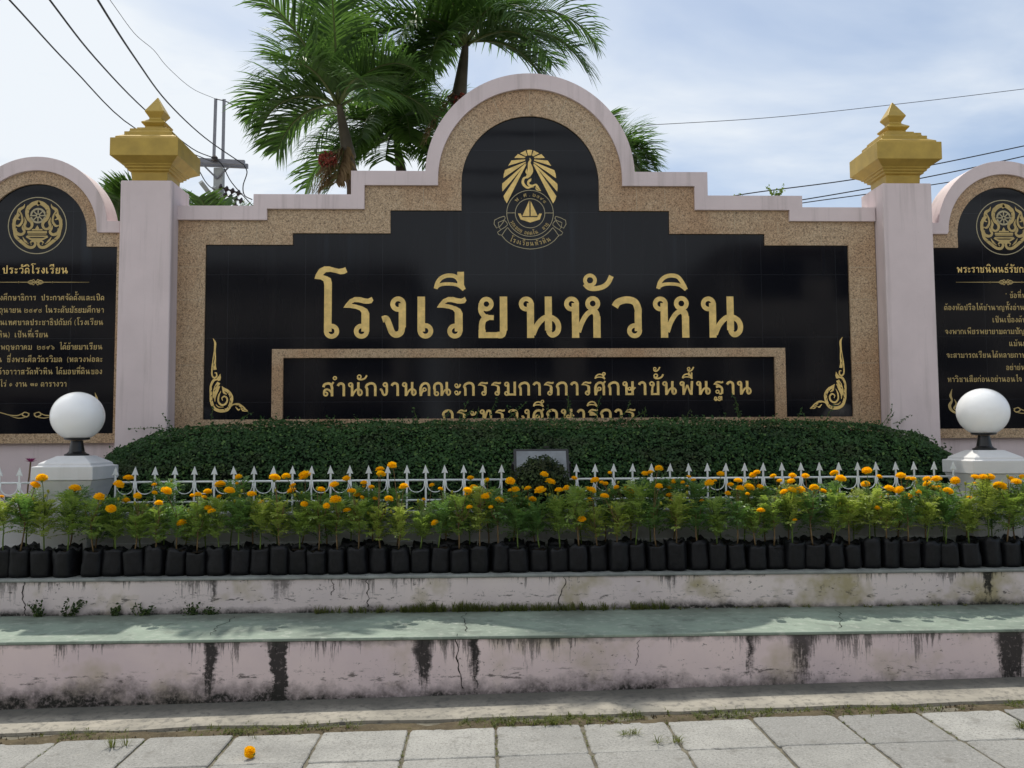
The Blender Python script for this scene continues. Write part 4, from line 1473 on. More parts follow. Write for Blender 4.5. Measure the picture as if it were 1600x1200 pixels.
def globe_lamp(cx, label):
    t = thing('globe_lamp', label, 'lamp', (cx, 6.9, 1.512))
    c = (cx, 6.9, 0)
    mb = MB()
    R_ = .198
    zc = 1.823
    a0 = -math.acos(.085 / R_)
    prof = [(R_ * cos(a0 + (pi / 2 - .02 - a0) * i / 28), zc + R_ * .975 * sin(a0 + (pi / 2 - .02 - a0) * i / 28)) for i in range(29)]
    mb.lathe(prof, c, 48)
    mb.build('globe', M['globe'], t, smooth=True)
    mb = MB()
    mb.lathe([(.090, 1.513), (.090, 1.524), (.072, 1.530), (.058, 1.545), (.056, 1.555), (.044, 1.628), (.044, 1.632)], c, 32)
    mb.build('neck', M['lamp_black'], t, smooth=False, bevel=.002)
    mb = MB()
    mb.lathe([(.060, 1.633), (.094, 1.640), (.094, 1.658), (.080, 1.661)], c, 32)
    mb.build('collar', M['lamp_black'], t)


XPL = at(121.5, 648, 6.9).x
XPR = at(1535.5, 640, 6.9).x
pedestal(XPL, 'white square pedestal with stepped capstone under the left globe lamp')
pedestal(XPR, 'white square pedestal with stepped capstone under the right globe lamp')
globe_lamp(XPL, 'white globe lamp on black neck in front of the history inscription')
globe_lamp(XPR, 'white globe lamp on black neck in front of the verse inscription')

YF = 6.86


def fence(pxs, label, px_end0, px_end1):
    x0, x1 = at(px_end0, 750, YF).x, at(px_end1, 750, YF).x
    t = thing('fence', label, 'fence', ((x0 + x1) / 2, YF, 1.06))
    zt = 1.302
    mb = MB()
    mb.tube([(x0, YF, zt), (x1, YF, zt)], .0085, 8)
    mb.build('top_rail', M['fence'], t, smooth=True)
    mb = MB()
    mb.tube([(x0, YF, 1.145), (x1, YF, 1.145)], .0075, 8)
    mb.build('bottom_rail', M['fence'], t, smooth=True)
    xs_ = [at(p, 745, YF).x for p in pxs]
    fr = random.Random(5)
    for i, x in enumerate(xs_):
        mb = MB()
        lean = fr.uniform(-.004, .004)
        mb.box(x - .0075, x + .0075, YF - .013, YF - .0095, 1.063, 1.372)
        h0 = 1.362
        mb.prism([(x - .026, h0 - .006), (x - .006, h0), (x + .006, h0), (x + .026, h0 - .006), (x + lean, h0 + .062)], YF - .0155, YF - .008)
        mb.build('picket', M['fence'], t)
        if i + 1 < len(xs_) and xs_[i + 1] - x < .22:
            xa, xb = x + .010, xs_[i + 1] - .010
            xm = (xa + xb) / 2
            mb = MB()
            pts = [(xa, YF - .011, 1.300)] + [(xa + (xb - xa) * (.5 - .5 * cos(pi * k / 12)), YF - .011, 1.283 - .075 * sin(pi * k / 12) ** .8) for k in range(1, 12)] + [(xb, YF - .011, 1.300)]
            mb.tube(pts, .0042, 6)
            mb.build('scroll', M['fence'], t, smooth=True)


pl = [181.3 + i * 30.35 for i in range(21)]
px_left = [181.5, 212, 243, 274, 304.5, 335.5, 366, 397.5, 427.5, 457.5, 487, 517, 547, 576.5, 606, 636, 665.5, 695, 724.8, 754, 783.5]
fence(px_left, 'white spiked fence in front of the hedge, left of the floodlight', 178, 800)
px_right = [900.5, 929.5, 958.5, 988, 1017.5, 1046.5, 1076, 1105, 1133.5, 1163, 1191.8, 1221.5, 1251, 1280, 1310, 1339.5, 1368.5, 1399, 1427.5, 1458.5, 1488.5]
fence(px_right, 'white spiked fence in front of the hedge, right of the floodlight', 890, 1492)
fence([-30, 0.5, 31.5, 61], 'short stretch of white spiked fence left of the left pedestal', -60, 70)


# ------------------------------------------------------------------ hedge, round bush, floodlight
def leaf(mb, c, nrm, size, rr, asp=.55):
    """one folded leaf: two triangles-pairs along a midrib"""
    nrm = nrm.normalized()
    r1 = Vector((rr.gauss(0, 1), rr.gauss(0, 1), rr.gauss(0, 1)))
    t = (r1 - nrm * r1.dot(nrm))
    if t.length < 1e-4: t = Vector((1, 0, 0))
    t.normalize()
    b = nrm.cross(t)
    a = c - t * size * .5
    e = c + t * size * .5
    m1 = c + b * size * asp * .5 + nrm * size * .12
    m2 = c - b * size * asp * .5 + nrm * size * .12
    mb.add([a, m1, e, m2], [(0, 1, 2), (0, 2, 3)])


rh = random.Random(11)
HC = Vector((.42, 8.14, .93))
HA, HB_, HCz = 3.98, 1.13, .845


def hedge_pt(th, ph):
    """th along x (-1..1), ph 0 = front foot, pi/2 = top"""
    x = th
    ex = max(0.0, 1 - abs(x) ** 9)
    k = ex ** (1 / 2.4)
    cy = cos(ph) ** .80
    cz = sin(ph) ** .72
    p = Vector((HC.x + HA * x, HC.y - HB_ * k * cy, HC.z + HCz * k * cz))
    b = mn.noise(p * 2.3) * .05 + mn.noise(p * 6) * .022
    nrm = Vector((x ** 9 * .8 if x > 0 else -(-x) ** 9 * .8, -cos(ph), sin(ph)))
    if nrm.length < .01: nrm = Vector((0, -1, 0))
    nrm.normalize()
    return p + nrm * b, nrm


hd = thing('hedge', 'long low clipped dark green hedge in front of the name wall', 'hedge', (.5, 7.6, 1.0))
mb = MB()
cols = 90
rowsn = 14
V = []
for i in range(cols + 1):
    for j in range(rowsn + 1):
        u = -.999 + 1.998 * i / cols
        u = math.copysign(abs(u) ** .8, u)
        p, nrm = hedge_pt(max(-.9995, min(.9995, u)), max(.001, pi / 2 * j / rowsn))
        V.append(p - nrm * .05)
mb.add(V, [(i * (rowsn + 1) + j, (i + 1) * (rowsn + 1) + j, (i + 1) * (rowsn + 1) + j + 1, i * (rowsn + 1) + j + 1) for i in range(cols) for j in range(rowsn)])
mb.build('dark_core', M['hedge_core'], hd)  # solid filler dome, its dark colour imitates shade between the leaves
mb = MB()
for k in range(52000):
    u = rh.uniform(-1, 1)
    if rh.random() < .14:
        u = math.copysign(1 - abs(rh.random()) ** 2 * .12, u)
    ph = rh.uniform(.02, pi / 2 - .005)
    u = max(-.9998, min(.9998, u))
    p, nrm = hedge_pt(u, ph)
    dpt = rh.random() ** 2 * .07 - .018
    n2 = (nrm + Vector((rh.gauss(0, .55), rh.gauss(0, .55), rh.gauss(0, .45) + .25)))
    leaf(mb, p - nrm * dpt, n2, rh.uniform(.018, .042), rh, rh.uniform(.45, .8))


def sprig(mb, base, direc, length, rr, n=12, ls=.028, mst=None):
    d = Vector(direc).normalized()
    pts = []
    p = Vector(base)
    for i in range(6):
        pts.append(p.copy())
        d = (d + Vector((rr.gauss(0, .18), rr.gauss(0, .10), rr.gauss(0, .12)))).normalized()
        p = p + d * length / 5
    if mst is not None:
        mst.tube(pts, [.0026, .0024, .0022, .002, .0016, .001], 4)
    for i in range(n):
        t = (i + .5) / n * 4.99
        j = int(t)
        q = pts[j].lerp(pts[j + 1], t - j)
        leaf(mb, q + Vector((rr.gauss(0, .010), rr.gauss(0, .008), rr.gauss(0, .010))), Vector((rr.gauss(0, 1), -1, rr.gauss(.4, .7))), rr.uniform(ls * .6, ls * 1.15), rr, .6)


ms = MB()
# long untrimmed shoots: by both pillars and in front of the black stone
for (px, py, dx_, dz_, ln_) in ((258, 668, -.9, .5, .34), (270, 668, -.5, .9, .18), (1378, 662, .8, .7, .22), (1385, 660, .3, 1, .14), (1395, 660, .9, .3, .2), (330, 664, .1, 1, .20), (365, 663, .8, .45, .25), (520, 661, .2, 1, .1),
                                (655, 661, -.1, 1, .16), (715, 662, .2, 1, .26), (722, 662, .5, .8, .2), (760, 662, .35, 1, .28), (785, 660, .6, .7, .32), (745, 662, -.3, .9, .18), (860, 660, .1, 1, .18), (878, 660, .3, 1, .3),
                                (900, 660, -.3, 1, .24), (930, 660, .3, 1, .28), (965, 659, .1, 1, .25), (985, 659, .6, .7, .2), (1005, 659, .3, 1, .16), (1070, 658, .2, 1, .14), (1155, 658, .05, 1, .24), (1158, 658, .1, 1, .3), (1245, 657, .2, 1, .16), (1262, 657, -.4, .8, .14), (1290, 657, .2, 1, .18),
                                (690, 662, .3, 1, .15), (810, 661, -.2, 1, .2), (835, 661, .3, 1, .12), (560, 662, -.3, 1, .1), (1130, 659, .3, .8, .1), (410, 664, .3, 1, .1)):
    b_ = at(px, py + 2, 8.06)
    sprig(mb, b_, (dx_, -.12, dz_), ln_, rh, int(ln_ * 60), .030, ms)
for k in range(900):
    p, nrm = hedge_pt(rh.uniform(-.995, .995), rh.uniform(.35, 1.54))
    sprig(mb, p - nrm * .01, nrm + Vector((rh.gauss(0, .5), 0, .4)), rh.uniform(.03, .095), rh, 6, .028)
mb2 = MB()
mb2.add(mb.v, mb.f)
mb2.add(ms.v, ms.f, 1)
mb2.build('foliage', [M['hedge'], M['stem_green']], hd, recalc=False)

rb = thing('round_bush', 'small ball-shaped clipped bush in front of the floodlight', 'bush', (at(845, 750, 6.86).x, 6.88, 1.0))
bc = Vector((at(845, 750, 6.86).x, 6.90, 1.24))
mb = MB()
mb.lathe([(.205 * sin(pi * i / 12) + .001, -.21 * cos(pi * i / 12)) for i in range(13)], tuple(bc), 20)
mb.build('dark_core', M['hedge_core'], rb)  # solid ball, coloured dark for the shade inside the bush
mb = MB()
for k in range(3400):
    d = Vector((rh.gauss(0, 1), rh.gauss(0, 1), rh.gauss(0, 1))).normalized()
    rr_ = .225 + mn.noise(d * 2 + Vector((4, 1, 2))) * .03 + rh.gauss(0, .012)
    leaf(mb, bc + Vector((d.x * rr_, d.y * rr_, d.z * rr_ * 1.02)), d + Vector((rh.gauss(0, .6), rh.gauss(0, .6), rh.gauss(.2, .6))), rh.uniform(.018, .034), rh, .6)
for k in range(60):
    d = Vector((rh.gauss(0, 1), rh.gauss(0, 1), abs(rh.gauss(0, 1)))).normalized()
    sprig(mb, bc + d * .22, d, rh.uniform(.03, .06), rh, 5, .026)
mb.build('foliage', M['bush'], rb, recalc=False)

# floodlight, aimed up at the wall, half hidden by the bush
fl = thing('floodlight', 'black floodlight with a pale glass panel half hidden behind the round bush', 'floodlight', (at(846, 720, 7.0).x, 7.02, 1.0))
fx = at(846, 720, 7.0).x
mb = MB()


def quad_box(mb, c, hw, hh, th, tilt_, w2=None):
    """box with its face tilted back by tilt_; c is the centre of the front face"""
    ux = Vector((1, 0, 0))
    uz = Vector((0, sin(tilt_), cos(tilt_)))
    un = Vector((0, cos(tilt_), -sin(tilt_)))
    w2 = w2 or hw
    V = []
    for (d, a) in ((0, hw), (th, w2)):
        for (sx2, sz2) in ((-1, -1), (1, -1), (1, 1), (-1, 1)):
            V.append(c + ux * sx2 * a + uz * sz2 * hh + un * d)
    mb.add(V, [(0, 1, 2, 3), (7, 6, 5, 4), (0, 4, 5, 1), (1, 5, 6, 2), (2, 6, 7, 3), (3, 7, 4, 0)])


fc = Vector((fx, 6.99, 1.412))
quad_box(mb, fc, .228, .145, .09, .45, .17)
mb.build('housing', M['lamp_black'], fl, bevel=.006)
mb = MB()
nrm_f = Vector((0, -cos(.45), sin(.45)))
quad_box(mb, fc + nrm_f * .004, .203, .122, .0035, .45)
mb.build('glass', M['lens'], fl)
mb = MB()
for s_ in (-1, 1):
    mb.tube([(fx + s_ * .237, 7.02, 1.42), (fx + s_ * .237, 7.04, 1.22), (fx + s_ * .02, 7.04, 1.2), (fx, 7.04, .98)], .010, 6)
mb.tube([(fx - .237, 7.02, 1.42), (fx - .222, 7.02, 1.42)], .02, 10)
mb.tube([(fx + .222, 7.02, 1.42), (fx + .237, 7.02, 1.42)], .02, 10)
mb.build('bracket', M['lamp_black'], fl)
mb = MB()
mb.box(fx + .02, fx + .07, 7.07, 7.1, 1.55, 1.563)
for i in range(7):
    x = fx - .15 + i * .05
    quad_box(mb, Vector((x, 7.035, 1.36)), .004, .11, .09, .45)
mb.build('cooling_fin', M['lamp_black'], fl)

# ------------------------------------------------------------------ marigolds in black grow bags
rm = random.Random(21)


def bag_mesh(seed):
    r = random.Random(seed)
    mb = MB()
    n = 26
    hh = .2
    prof = [(.80, 0), (.95, .006), (1.0, .03), (1.01, .08), (1.0, .13), (.99, .175), (.985, .2), (.93, .199), (.91, .172)]
    ph = r.uniform(0, 6)
    V = []
    for li, (rr_, z) in enumerate(prof):
        for k in range(n):
            a = 2 * pi * k / n
            cx_, sy_ = cos(a), sin(a)
            m_ = max(abs(cx_), abs(sy_))
            q = 1 + .42 * (1 / m_ - 1)                     # slightly boxy
            wr = mn.noise(Vector((cx_ * 2.2 + seed * 3.1, sy_ * 2.2, z * 26))) * .10 + mn.noise(Vector((cx_ * 6 + seed, sy_ * 6, z * 60))) * .045
            rad = .079 * rr_ * q * (1 + wr)
            zz_ = z
            if li >= 6:
                zz_ += mn.noise(Vector((cx_ * 1.7 + seed * 5, sy_ * 1.7, 1))) * .030
            V.append((rad * cx_, rad * .95 * sy_, zz_))
    F = [(i * n + k, i * n + (k + 1) % n, (i + 1) * n + (k + 1) % n, (i + 1) * n + k) for i in range(len(prof) - 1) for k in range(n)]
    F.append(tuple(range(n))[::-1])
    mb.add(V, F)
    o = mb.build('grow_bag', M['bag'], smooth=True)
    me = o.data
    bpy.data.objects.remove(o)
    return me


def soil_mesh(seed):
    mb = MB()
    r = random.Random(seed)
    n = 16
    V = [(0, 0, .183)]
    for rr_ in (.035, .070):
        for k in range(n):
            a = 2 * pi * k / n
            V.append((rr_ * cos(a), rr_ * .95 * sin(a), .178 + r.uniform(-.006, .008)))
    F = [(0, 1 + k, 1 + (k + 1) % n) for k in range(n)] + [(1 + k, 1 + n + k, 1 + n + (k + 1) % n, 1 + (k + 1) % n) for k in range(n)]
    mb.add(V, F)
    o = mb.build('soil', M['soil'])
    me = o.data
    bpy.data.objects.remove(o)
    return me


def pinnate(mb, base, d, length, r, np_=6, droop=.35, wl=.022, ww=.0048):
    """feathery marigold leaf: rachis with narrow toothed leaflets"""
    d = d.normalized()
    side = d.cross(Vector((0, 0, 1)))
    if side.length < .05: side = Vector((1, 0, 0))
    side.normalize()
    p = base.copy()
    stp = length / np_
    for i in range(np_ + 1):
        t = i / np_
        q = p + d * stp
        up = side.cross(d).normalized()
        ll = wl * (0.75 + .6 * sin(pi * min(1, t * .9 + .1))) * r.uniform(.8, 1.15)
        if i == np_:
            ends = [(d, ll)]
        else:
            ends = [((side * s_ + d * .75 + up * r.uniform(-.1, .35)).normalized(), ll) for s_ in (-1, 1)]
        for (e, l_) in ends:
            wv = e.cross(up)
            if wv.length < .01: wv = side
            wv = wv.normalized() * ww * r.uniform(.8, 1.2)
            tip = p + e * l_ - Vector((0, 0, 1)) * l_ * r.uniform(.0, .35)
            mid = p + e * l_ * .45
            mb.add([p, mid + wv, tip, mid - wv], [(0, 1, 2, 3)])
        # rachis
        sw = side * .0011
        mb.add([p - sw, p + sw, q + sw, q - sw], [(0, 1, 2, 3)])
        p = q
        d = (d - Vector((0, 0, 1)) * droop / np_ * r.uniform(.6, 1.4)).normalized()


def foliage_mesh(seed, h0, h1, spread, nl, mname):
    r = random.Random(seed)
    mb = MB()
    for i in range(nl):
        t = (i + r.random()) / nl
        z = h0 + (h1 - h0) * t ** .9
        az = i * 2.4 + r.uniform(-.5, .5)
        el = r.uniform(.35, .95) + t * .4
        env = spread * (0.75 + .55 * sin(pi * min(1, .25 + t * .7)))
        rad0 = r.uniform(0, .02)
        b = Vector((cos(az) * rad0, sin(az) * rad0, z))
        pinnate(mb, b, Vector((cos(az) * cos(el), sin(az) * cos(el), sin(el))), env * r.uniform(.75, 1.2), r, 7, r.uniform(.5, 1.5), .036, .0064)
        if r.random() < .75:
            a2 = az + r.uniform(-1.2, 1.2)
            pinnate(mb, b + Vector((cos(az) * .035, sin(az) * .035, .03)), Vector((cos(a2), sin(a2), r.uniform(.6, 1.8))), env * r.uniform(.5, .8), r, 6, r.uniform(.3, 1.0), .031, .0060)
    o = mb.build('foliage', M[mname], recalc=False)
    me = o.data
    bpy.data.objects.remove(o)
    return me


def flower_mesh(seed, flat):
    """double marigold: many ruffled petals on a flattened dome (unit radius)"""
    r = random.Random(seed)
    mb = MB()
    for ring_, (n, el) in enumerate(((16, -18), (18, 2), (17, 22), (14, 42), (10, 62), (5, 80))):
        for k in range(n):
            az = 2 * pi * (k + r.uniform(-.3, .3)) / n
            e = radians(el + r.uniform(-9, 9))
            d = Vector((cos(az) * cos(e), sin(az) * cos(e), sin(e)))
            s_ = Vector((-sin(az), cos(az), 0))
            u = d.cross(s_) * -1
            R1 = r.uniform(.86, 1.06)
            wv = .26 * r.uniform(.8, 1.2)
            z_ = Vector((1, 1, flat))

            def q(v): return Vector((v.x, v.y, v.z * flat))
            b0 = d * .45
            c1 = d * R1 * .86 + s_ * wv + u * r.uniform(-.06, .06)
            c2 = d * R1 * .86 - s_ * wv + u * r.uniform(-.06, .06)
            t1 = d * R1 + s_ * wv * .55 - u * .10
            t2 = d * R1 - s_ * wv * .55 - u * .10
            tm = d * R1 * .95 + u * .07
            mb.add([q(b0), q(c1), q(t1), q(tm), q(t2), q(c2)], [(0, 1, 2, 3), (0, 3, 4, 5)])
    # solid heart so that no light leaks through
    mb.lathe([(.62 * sin(pi * i / 8) + .001, -.62 * flat * cos(pi * i / 8)) for i in range(9)], (0, 0, 0), 12)
    o = mb.build('flower', M['petal'], recalc=False)
    me = o.data
    bpy.data.objects.remove(o)
    return me


BAGS = [bag_mesh(i) for i in range(11)]
SOILS = [soil_mesh(i) for i in range(3)]
FRONT = [foliage_mesh(100 + i, .245 + .025 * (i % 3), .44 + .022 * (i % 4), .092 + .010 * (i % 3), 23, ('mari_leaf', 'mari_dark', 'mari_yellow', 'mari_leaf')[i % 4]) for i in range(8)]
BACK = [foliage_mesh(200 + i, .24, .49 + .025 * (i % 3), .12, 30, 'mari_dark' if i % 3 else 'mari_leaf') for i in range(6)]
FLOW = [flower_mesh(300 + i, .62 + .07 * i) for i in range(4)]
CAL = None
mbc = MB()
mbc.lathe([(.12, -.75), (.26, -.45), (.34, -.2), (.30, 0)], (0, 0, 0), 8)
o_ = mbc.build('calyx', M['stem_green'])
CAL = o_.data
bpy.data.objects.remove(o_)

M['bud'] = simple('yellow_green_bud', (.30, .30, .03), .6, 0, .3, 30, .2)
mbc = MB()
mbc.lathe([(.003, -.010), (.008, -.004), (.0095, .003), (.008, .010), (.0085, .0135), (.005, .016), (.001, .017)], (0, 0, 0), 8)
o_ = mbc.build('bud', M['bud'], smooth=True)
BUD = o_.data
bpy.data.objects.remove(o_)

Z1 = [(245, 553, 32), (207, 592, 27), (440, 611, 31), (582, 663, 29), (10, 660, 13), (650, 732, 28), (697, 590, 30), (754, 550, 30), (738, 683, 22), (806, 658, 22), (904, 590, 16), (906, 637, 17), (975, 628, 30), (930, 699, 23), (1063, 815, 27), (1127, 655, 15), (1160, 648, 22), (1198, 664, 16), (1217, 632, 24), (1290, 590, 31), (1398, 545, 21), (1345, 625, 30), (1219, 727, 22), (1240, 746, 22), (1475, 645, 27), (1284, 660, 15), (1388, 582, 10)]
Z2 = [(110, 550, 32), (176, 541, 25), (33, 697, 21), (285, 537, 36), (215, 595, 20), (209, 625, 28), (283, 703, 22), (382, 619, 22), (458, 590, 26), (465, 680, 32), (413, 716, 20), (530, 555, 23), (533, 740, 23), (560, 627, 26), (592, 648, 21), (632, 580, 20), (676, 603, 19), (725, 500, 25), (733, 527, 26), (798, 477, 27), (866, 602, 26), (778, 673, 25), (622, 665, 14), (697, 671, 16), (633, 600, 10), (1030, 593, 16), (1082, 615, 16), (983, 676, 12), (1257, 551, 20), (1353, 565, 18), (1240, 625, 26), (1276, 610, 27), (1245, 644, 25), (1343, 661, 25), (1362, 643, 15), (1250, 722, 18), (1376, 722, 14), (1047, 815, 22), (1425, 682, 26), (1453, 684, 16), (1490, 568, 28), (1490, 623, 15)]
Z3 = [(18, 620, 26), (22, 657, 16), (92, 612, 21), (120, 677, 24), (165, 624, 33), (189, 531, 24), (225, 573, 30), (275, 622, 24), (320, 612, 22), (365, 552, 18), (391, 634, 21), (410, 793, 24), (445, 615, 20), (468, 622, 25), (457, 677, 18), (486, 564, 27), (525, 577, 14), (548, 584, 17), (542, 657, 25), (573, 519, 12), (613, 606, 17), (682, 617, 28), (705, 633, 20), (777, 526, 20), (808, 518, 19), (860, 495, 24), (862, 600, 22), (943, 571, 21), (922, 608, 16), (922, 652, 20), (930, 683, 12), (1001, 577, 13), (1025, 602, 13), (1036, 542, 14), (1063, 563, 15), (1157, 581, 27), (1190, 565, 12), (1223, 528, 23), (1263, 641, 18), (1280, 590, 20), (1325, 566, 25), (1337, 612, 24), (1380, 645, 14), (1392, 606, 32), (1410, 537, 22), (1435, 519, 20), (1456, 605, 24), (1458, 741, 25), (1485, 690, 16), (1112, 685, 15)]
Z4 = [(30, 540, 20), (67, 567, 17), (93, 632, 23), (143, 538, 22), (135, 571, 23), (140, 622, 26), (190, 623, 28), (219, 539, 23), (270, 608, 27), (322, 627, 23), (388, 522, 26), (425, 556, 31), (580, 508, 29), (570, 588, 27), (652, 543, 18), (650, 662, 16), (640, 727, 16), (712, 615, 30), (768, 622, 28), (778, 539, 28), (822, 553, 17), (850, 556, 18), (817, 661, 28), (878, 635, 22), (865, 652, 15), (930, 556, 22), (932, 585, 24), (968, 608, 18), (1000, 609, 20), (985, 558, 30), (1056, 627, 28), (1097, 568, 28), (1215, 545, 25), (1260, 545, 25), (1300, 545, 27), (1213, 584, 14), (1180, 668, 19), (1358, 598, 38), (1425, 555, 20), (1455, 573, 28), (1490, 545, 20), (1485, 630, 12), (157, 797, 14), (700, 650, 10)]
FL = []
for ox, Z in ((0, Z1), (400, Z2), (800, Z3), (1200, Z4)):
    FL += [(ox + a / 3.75, 600 + b / 3.75, c / 3.75) for a, b, c in Z]

B1 = [(0, 48), (58, 188), (190, 320), (325, 465), (485, 608), (612, 730), (735, 855), (860, 965), (968, 1098), (1105, 1220), (1225, 1340), (1345, 1465)]
B2 = [(-28, 85), (92, 195), (205, 300), (308, 415), (425, 530), (545, 660), (665, 780), (785, 905), (905, 1022), (1025, 1130), (1140, 1250), (1255, 1365), (1375, 1480)]
B3 = [(-18, 100), (105, 210), (220, 325), (330, 440), (445, 555), (560, 675), (680, 785), (790, 900), (905, 1028), (1040, 1140), (1145, 1255), (1258, 1365), (1370, 1485)]
B4 = [(-10, 85), (100, 195), (208, 328), (338, 435), (440, 540), (550, 658), (660, 755), (775, 880), (890, 990), (1000, 1110), (1118, 1238), (1250, 1355), (1360, 1470), (1478, 1590)]
bags = [(ox + (a + b) / 7.5, (b - a) / 3.75) for ox, B in ((0, B1), (400, B2), (800, B3), (1200, B4)) for a, b in B]
TOPZ = .6455
YR1, YR2 = 6.42, 6.62
plants = []
for i, (px, wpx) in enumerate(bags):
    plants.append(dict(x=at(px, 870, YR1).x, y=YR1 + rm.uniform(-.012, .012), w=max(.85, min(1.2, wpx * 6.42 / FPX / .152)), row=0, px=px, fl=[]))
px = 8
while px < 1600:
    px += rm.uniform(30, 40)
    if 75 < px < 100: continue
    x = at(px, 860, YR2).x
    if abs(x - XPL) < .26 or abs(x - XPR) < .26:
        y = 6.575
    else:
        y = YR2 + rm.uniform(-.015, .02)
    plants.append(dict(x=x, y=y, w=rm.uniform(.9, 1.1), row=1, px=px, fl=[]))
# the measured blooms go to the nearest plant: low and large ones in front
for (fx_, fy_, fw_) in FL:
    row = 0 if (fw_ > 5.6 and rm.random() < .72) or fy_ > 790 else 1
    c_ = [p for p in plants if p['row'] == row]
    c_.sort(key=lambda p: abs(p['px'] - fx_) + 14 * len(p['fl']))
    c_[0]['fl'].append((fx_, fy_, fw_))

front = [p for p in plants if p['row'] == 0]
back = sorted([p for p in plants if p['row'] == 1], key=lambda p: p['px'])
NUM = ['first', 'second', 'third', 'fourth', 'fifth', 'sixth', 'seventh', 'eighth', 'ninth', 'tenth', 'eleventh', 'twelfth', 'thirteenth', 'fourteenth', 'fifteenth', 'sixteenth', 'seventeenth', 'eighteenth', 'nineteenth']
CNT = ['no open bloom', 'one orange bloom', 'two orange blooms', 'three orange blooms', 'four orange blooms', 'five orange blooms', 'six orange blooms']


def place_words(row):
    """count from landmarks: left picture edge, floodlight, right picture edge"""
    n = len(row)
    mid = min(range(n), key=lambda i: abs(row[i]['px'] - 846))
    words = []
    for i in range(n):
        if i == mid:
            words.append('directly below the floodlight')
        elif i < mid:
            a, b = i, mid - i
            words.append(f'{NUM[a]} from the left end' if a < b else f'{NUM[b - 1]} left of the floodlight')
        else:
            a, b = n - 1 - i, i - mid
            words.append(f'{NUM[a]} from the right end' if a < b else f'{NUM[b - 1]} right of the floodlight')
    return words


for rowl, rname in ((front, 'front row'), (back, 'back row')):
    for p, wds in zip(rowl, place_words(rowl)):
        nb = len(p['fl'])
        p['label'] = f"bagged marigold with {CNT[min(nb, 6)]}, {rname}, {wds}"


def link_mesh(name, me, parent, loc=(0, 0, 0), rz=0, sc=(1, 1, 1), rot=None):
    o = bpy.data.objects.new(name, me)
    COL.objects.link(o)
    o.parent = parent
    o.location = loc
    o.rotation_euler = rot or (0, 0, rz)
    o.scale = sc
    return o


for i, p in enumerate(plants):
    r = random.Random(1000 + i)
    base = Vector((p['x'], p['y'], TOPZ))
    t = thing('marigold_plant', p['label'], 'potted flower', base, 'marigolds in black grow bags, ' + ('front row' if p['row'] == 0 else 'back row'))
    hs = r.uniform(.86, 1.08)
    lean_b = (r.uniform(-.06, .06), r.uniform(-.08, .08))
    link_mesh('grow_bag', BAGS[r.randrange(11)], t, (0, 0, 0), 0, (p['w'] * r.uniform(.94, 1.04), 1, hs), (lean_b[0], lean_b[1], r.choice((0, pi / 2, pi, -pi / 2)) + r.uniform(-.3, .3)))
    link_mesh('soil', SOILS[i % 3], t, (0, 0, 0), r.uniform(0, 6.28), (p['w'] * .95, .96, hs))
    var = (FRONT if p['row'] == 0 else BACK)[r.randrange(8 if p['row'] == 0 else 6)]
    lean = Vector((r.uniform(-.035, .035), r.uniform(-.02, .03), 0))
    fs = r.uniform(.88, 1.12)
    if p['row'] == 0 and p['px'] > 1290: fs *= 1.06
    link_mesh('foliage', var, t, lean * .6, r.uniform(0, 6.28), (fs, fs, fs * r.uniform(.95, 1.05)))
    # stem with its side branches and the stalks of the blooms
    mb = MB()
    top = Vector((lean.x, lean.y, .44 * fs))
    k0 = Vector((r.uniform(-.012, .012), 0, .17))
    mid_ = Vector((lean.x * .5 + r.uniform(-.012, .012), lean.y * .5, .34 * fs))
    mb.tube(cr([k0, k0.lerp(mid_, .5) + Vector((r.uniform(-.006, .006), 0, 0)), mid_, top], 3), [.0058] * 4 + [.005] * 3 + [.004] * 3, 6)
    for q in range(3):
        a = r.uniform(0, 6.28)
        s0 = mid_.lerp(top, r.uniform(-.2, .4))
        mb.tube([s0, s0 + Vector((cos(a) * .03, sin(a) * .03, .05)), s0 + Vector((cos(a) * .05, sin(a) * .05, .13))], [.0034, .003, .002], 5)
    fls = []
    for (fx_, fy_, fw_) in p['fl']:
        q = at(fx_, fy_, p['y'] + r.uniform(-.11, -.02)) - base
        rad = fw_ * 7.0 / FPX
        mb.tube(cr([Vector((lean.x * .7, lean.y * .7, min(.36 * fs, q.z - .07))), Vector((q.x * .7 + lean.x * .3, q.y * .6, q.z - .075)), q - Vector((0, 0, rad * .35))], 4), [.0028] * 5 + [.0024] * 4, 5)
        fls.append((q, rad))
    buds = []
    for q in range(r.choice((0, 1, 1, 2, 3))):
        e = Vector((lean.x + r.uniform(-.07, .07), lean.y + r.uniform(-.06, .03), (.50 + r.uniform(-.04, .10)) * fs))
        mb.tube([Vector((lean.x * .8, lean.y * .8, .38 * fs)), e * .6 + Vector((lean.x * .4, lean.y * .4, .17 * fs)), e], [.0026, .0022, .002], 5)
        buds.append(e)
    mb.build('stem', M['stem'] if r.random() < .6 else M['stem_green'], t, smooth=True, world=False)
    for e in buds:
        link_mesh('bud', BUD, t, e, r.uniform(0, 6), (1, 1, 1), (r.uniform(-.4, .4), r.uniform(-.4, .4), 0))
    for (q, rad) in fls:
        f = link_mesh('flower', FLOW[r.randrange(4)], t, q, sc=(rad, rad, rad * r.uniform(.9, 1.1)), rot=(r.uniform(-.35, .5), r.uniform(-.35, .35), r.uniform(0, 6)))
        link_mesh('calyx', CAL, f)

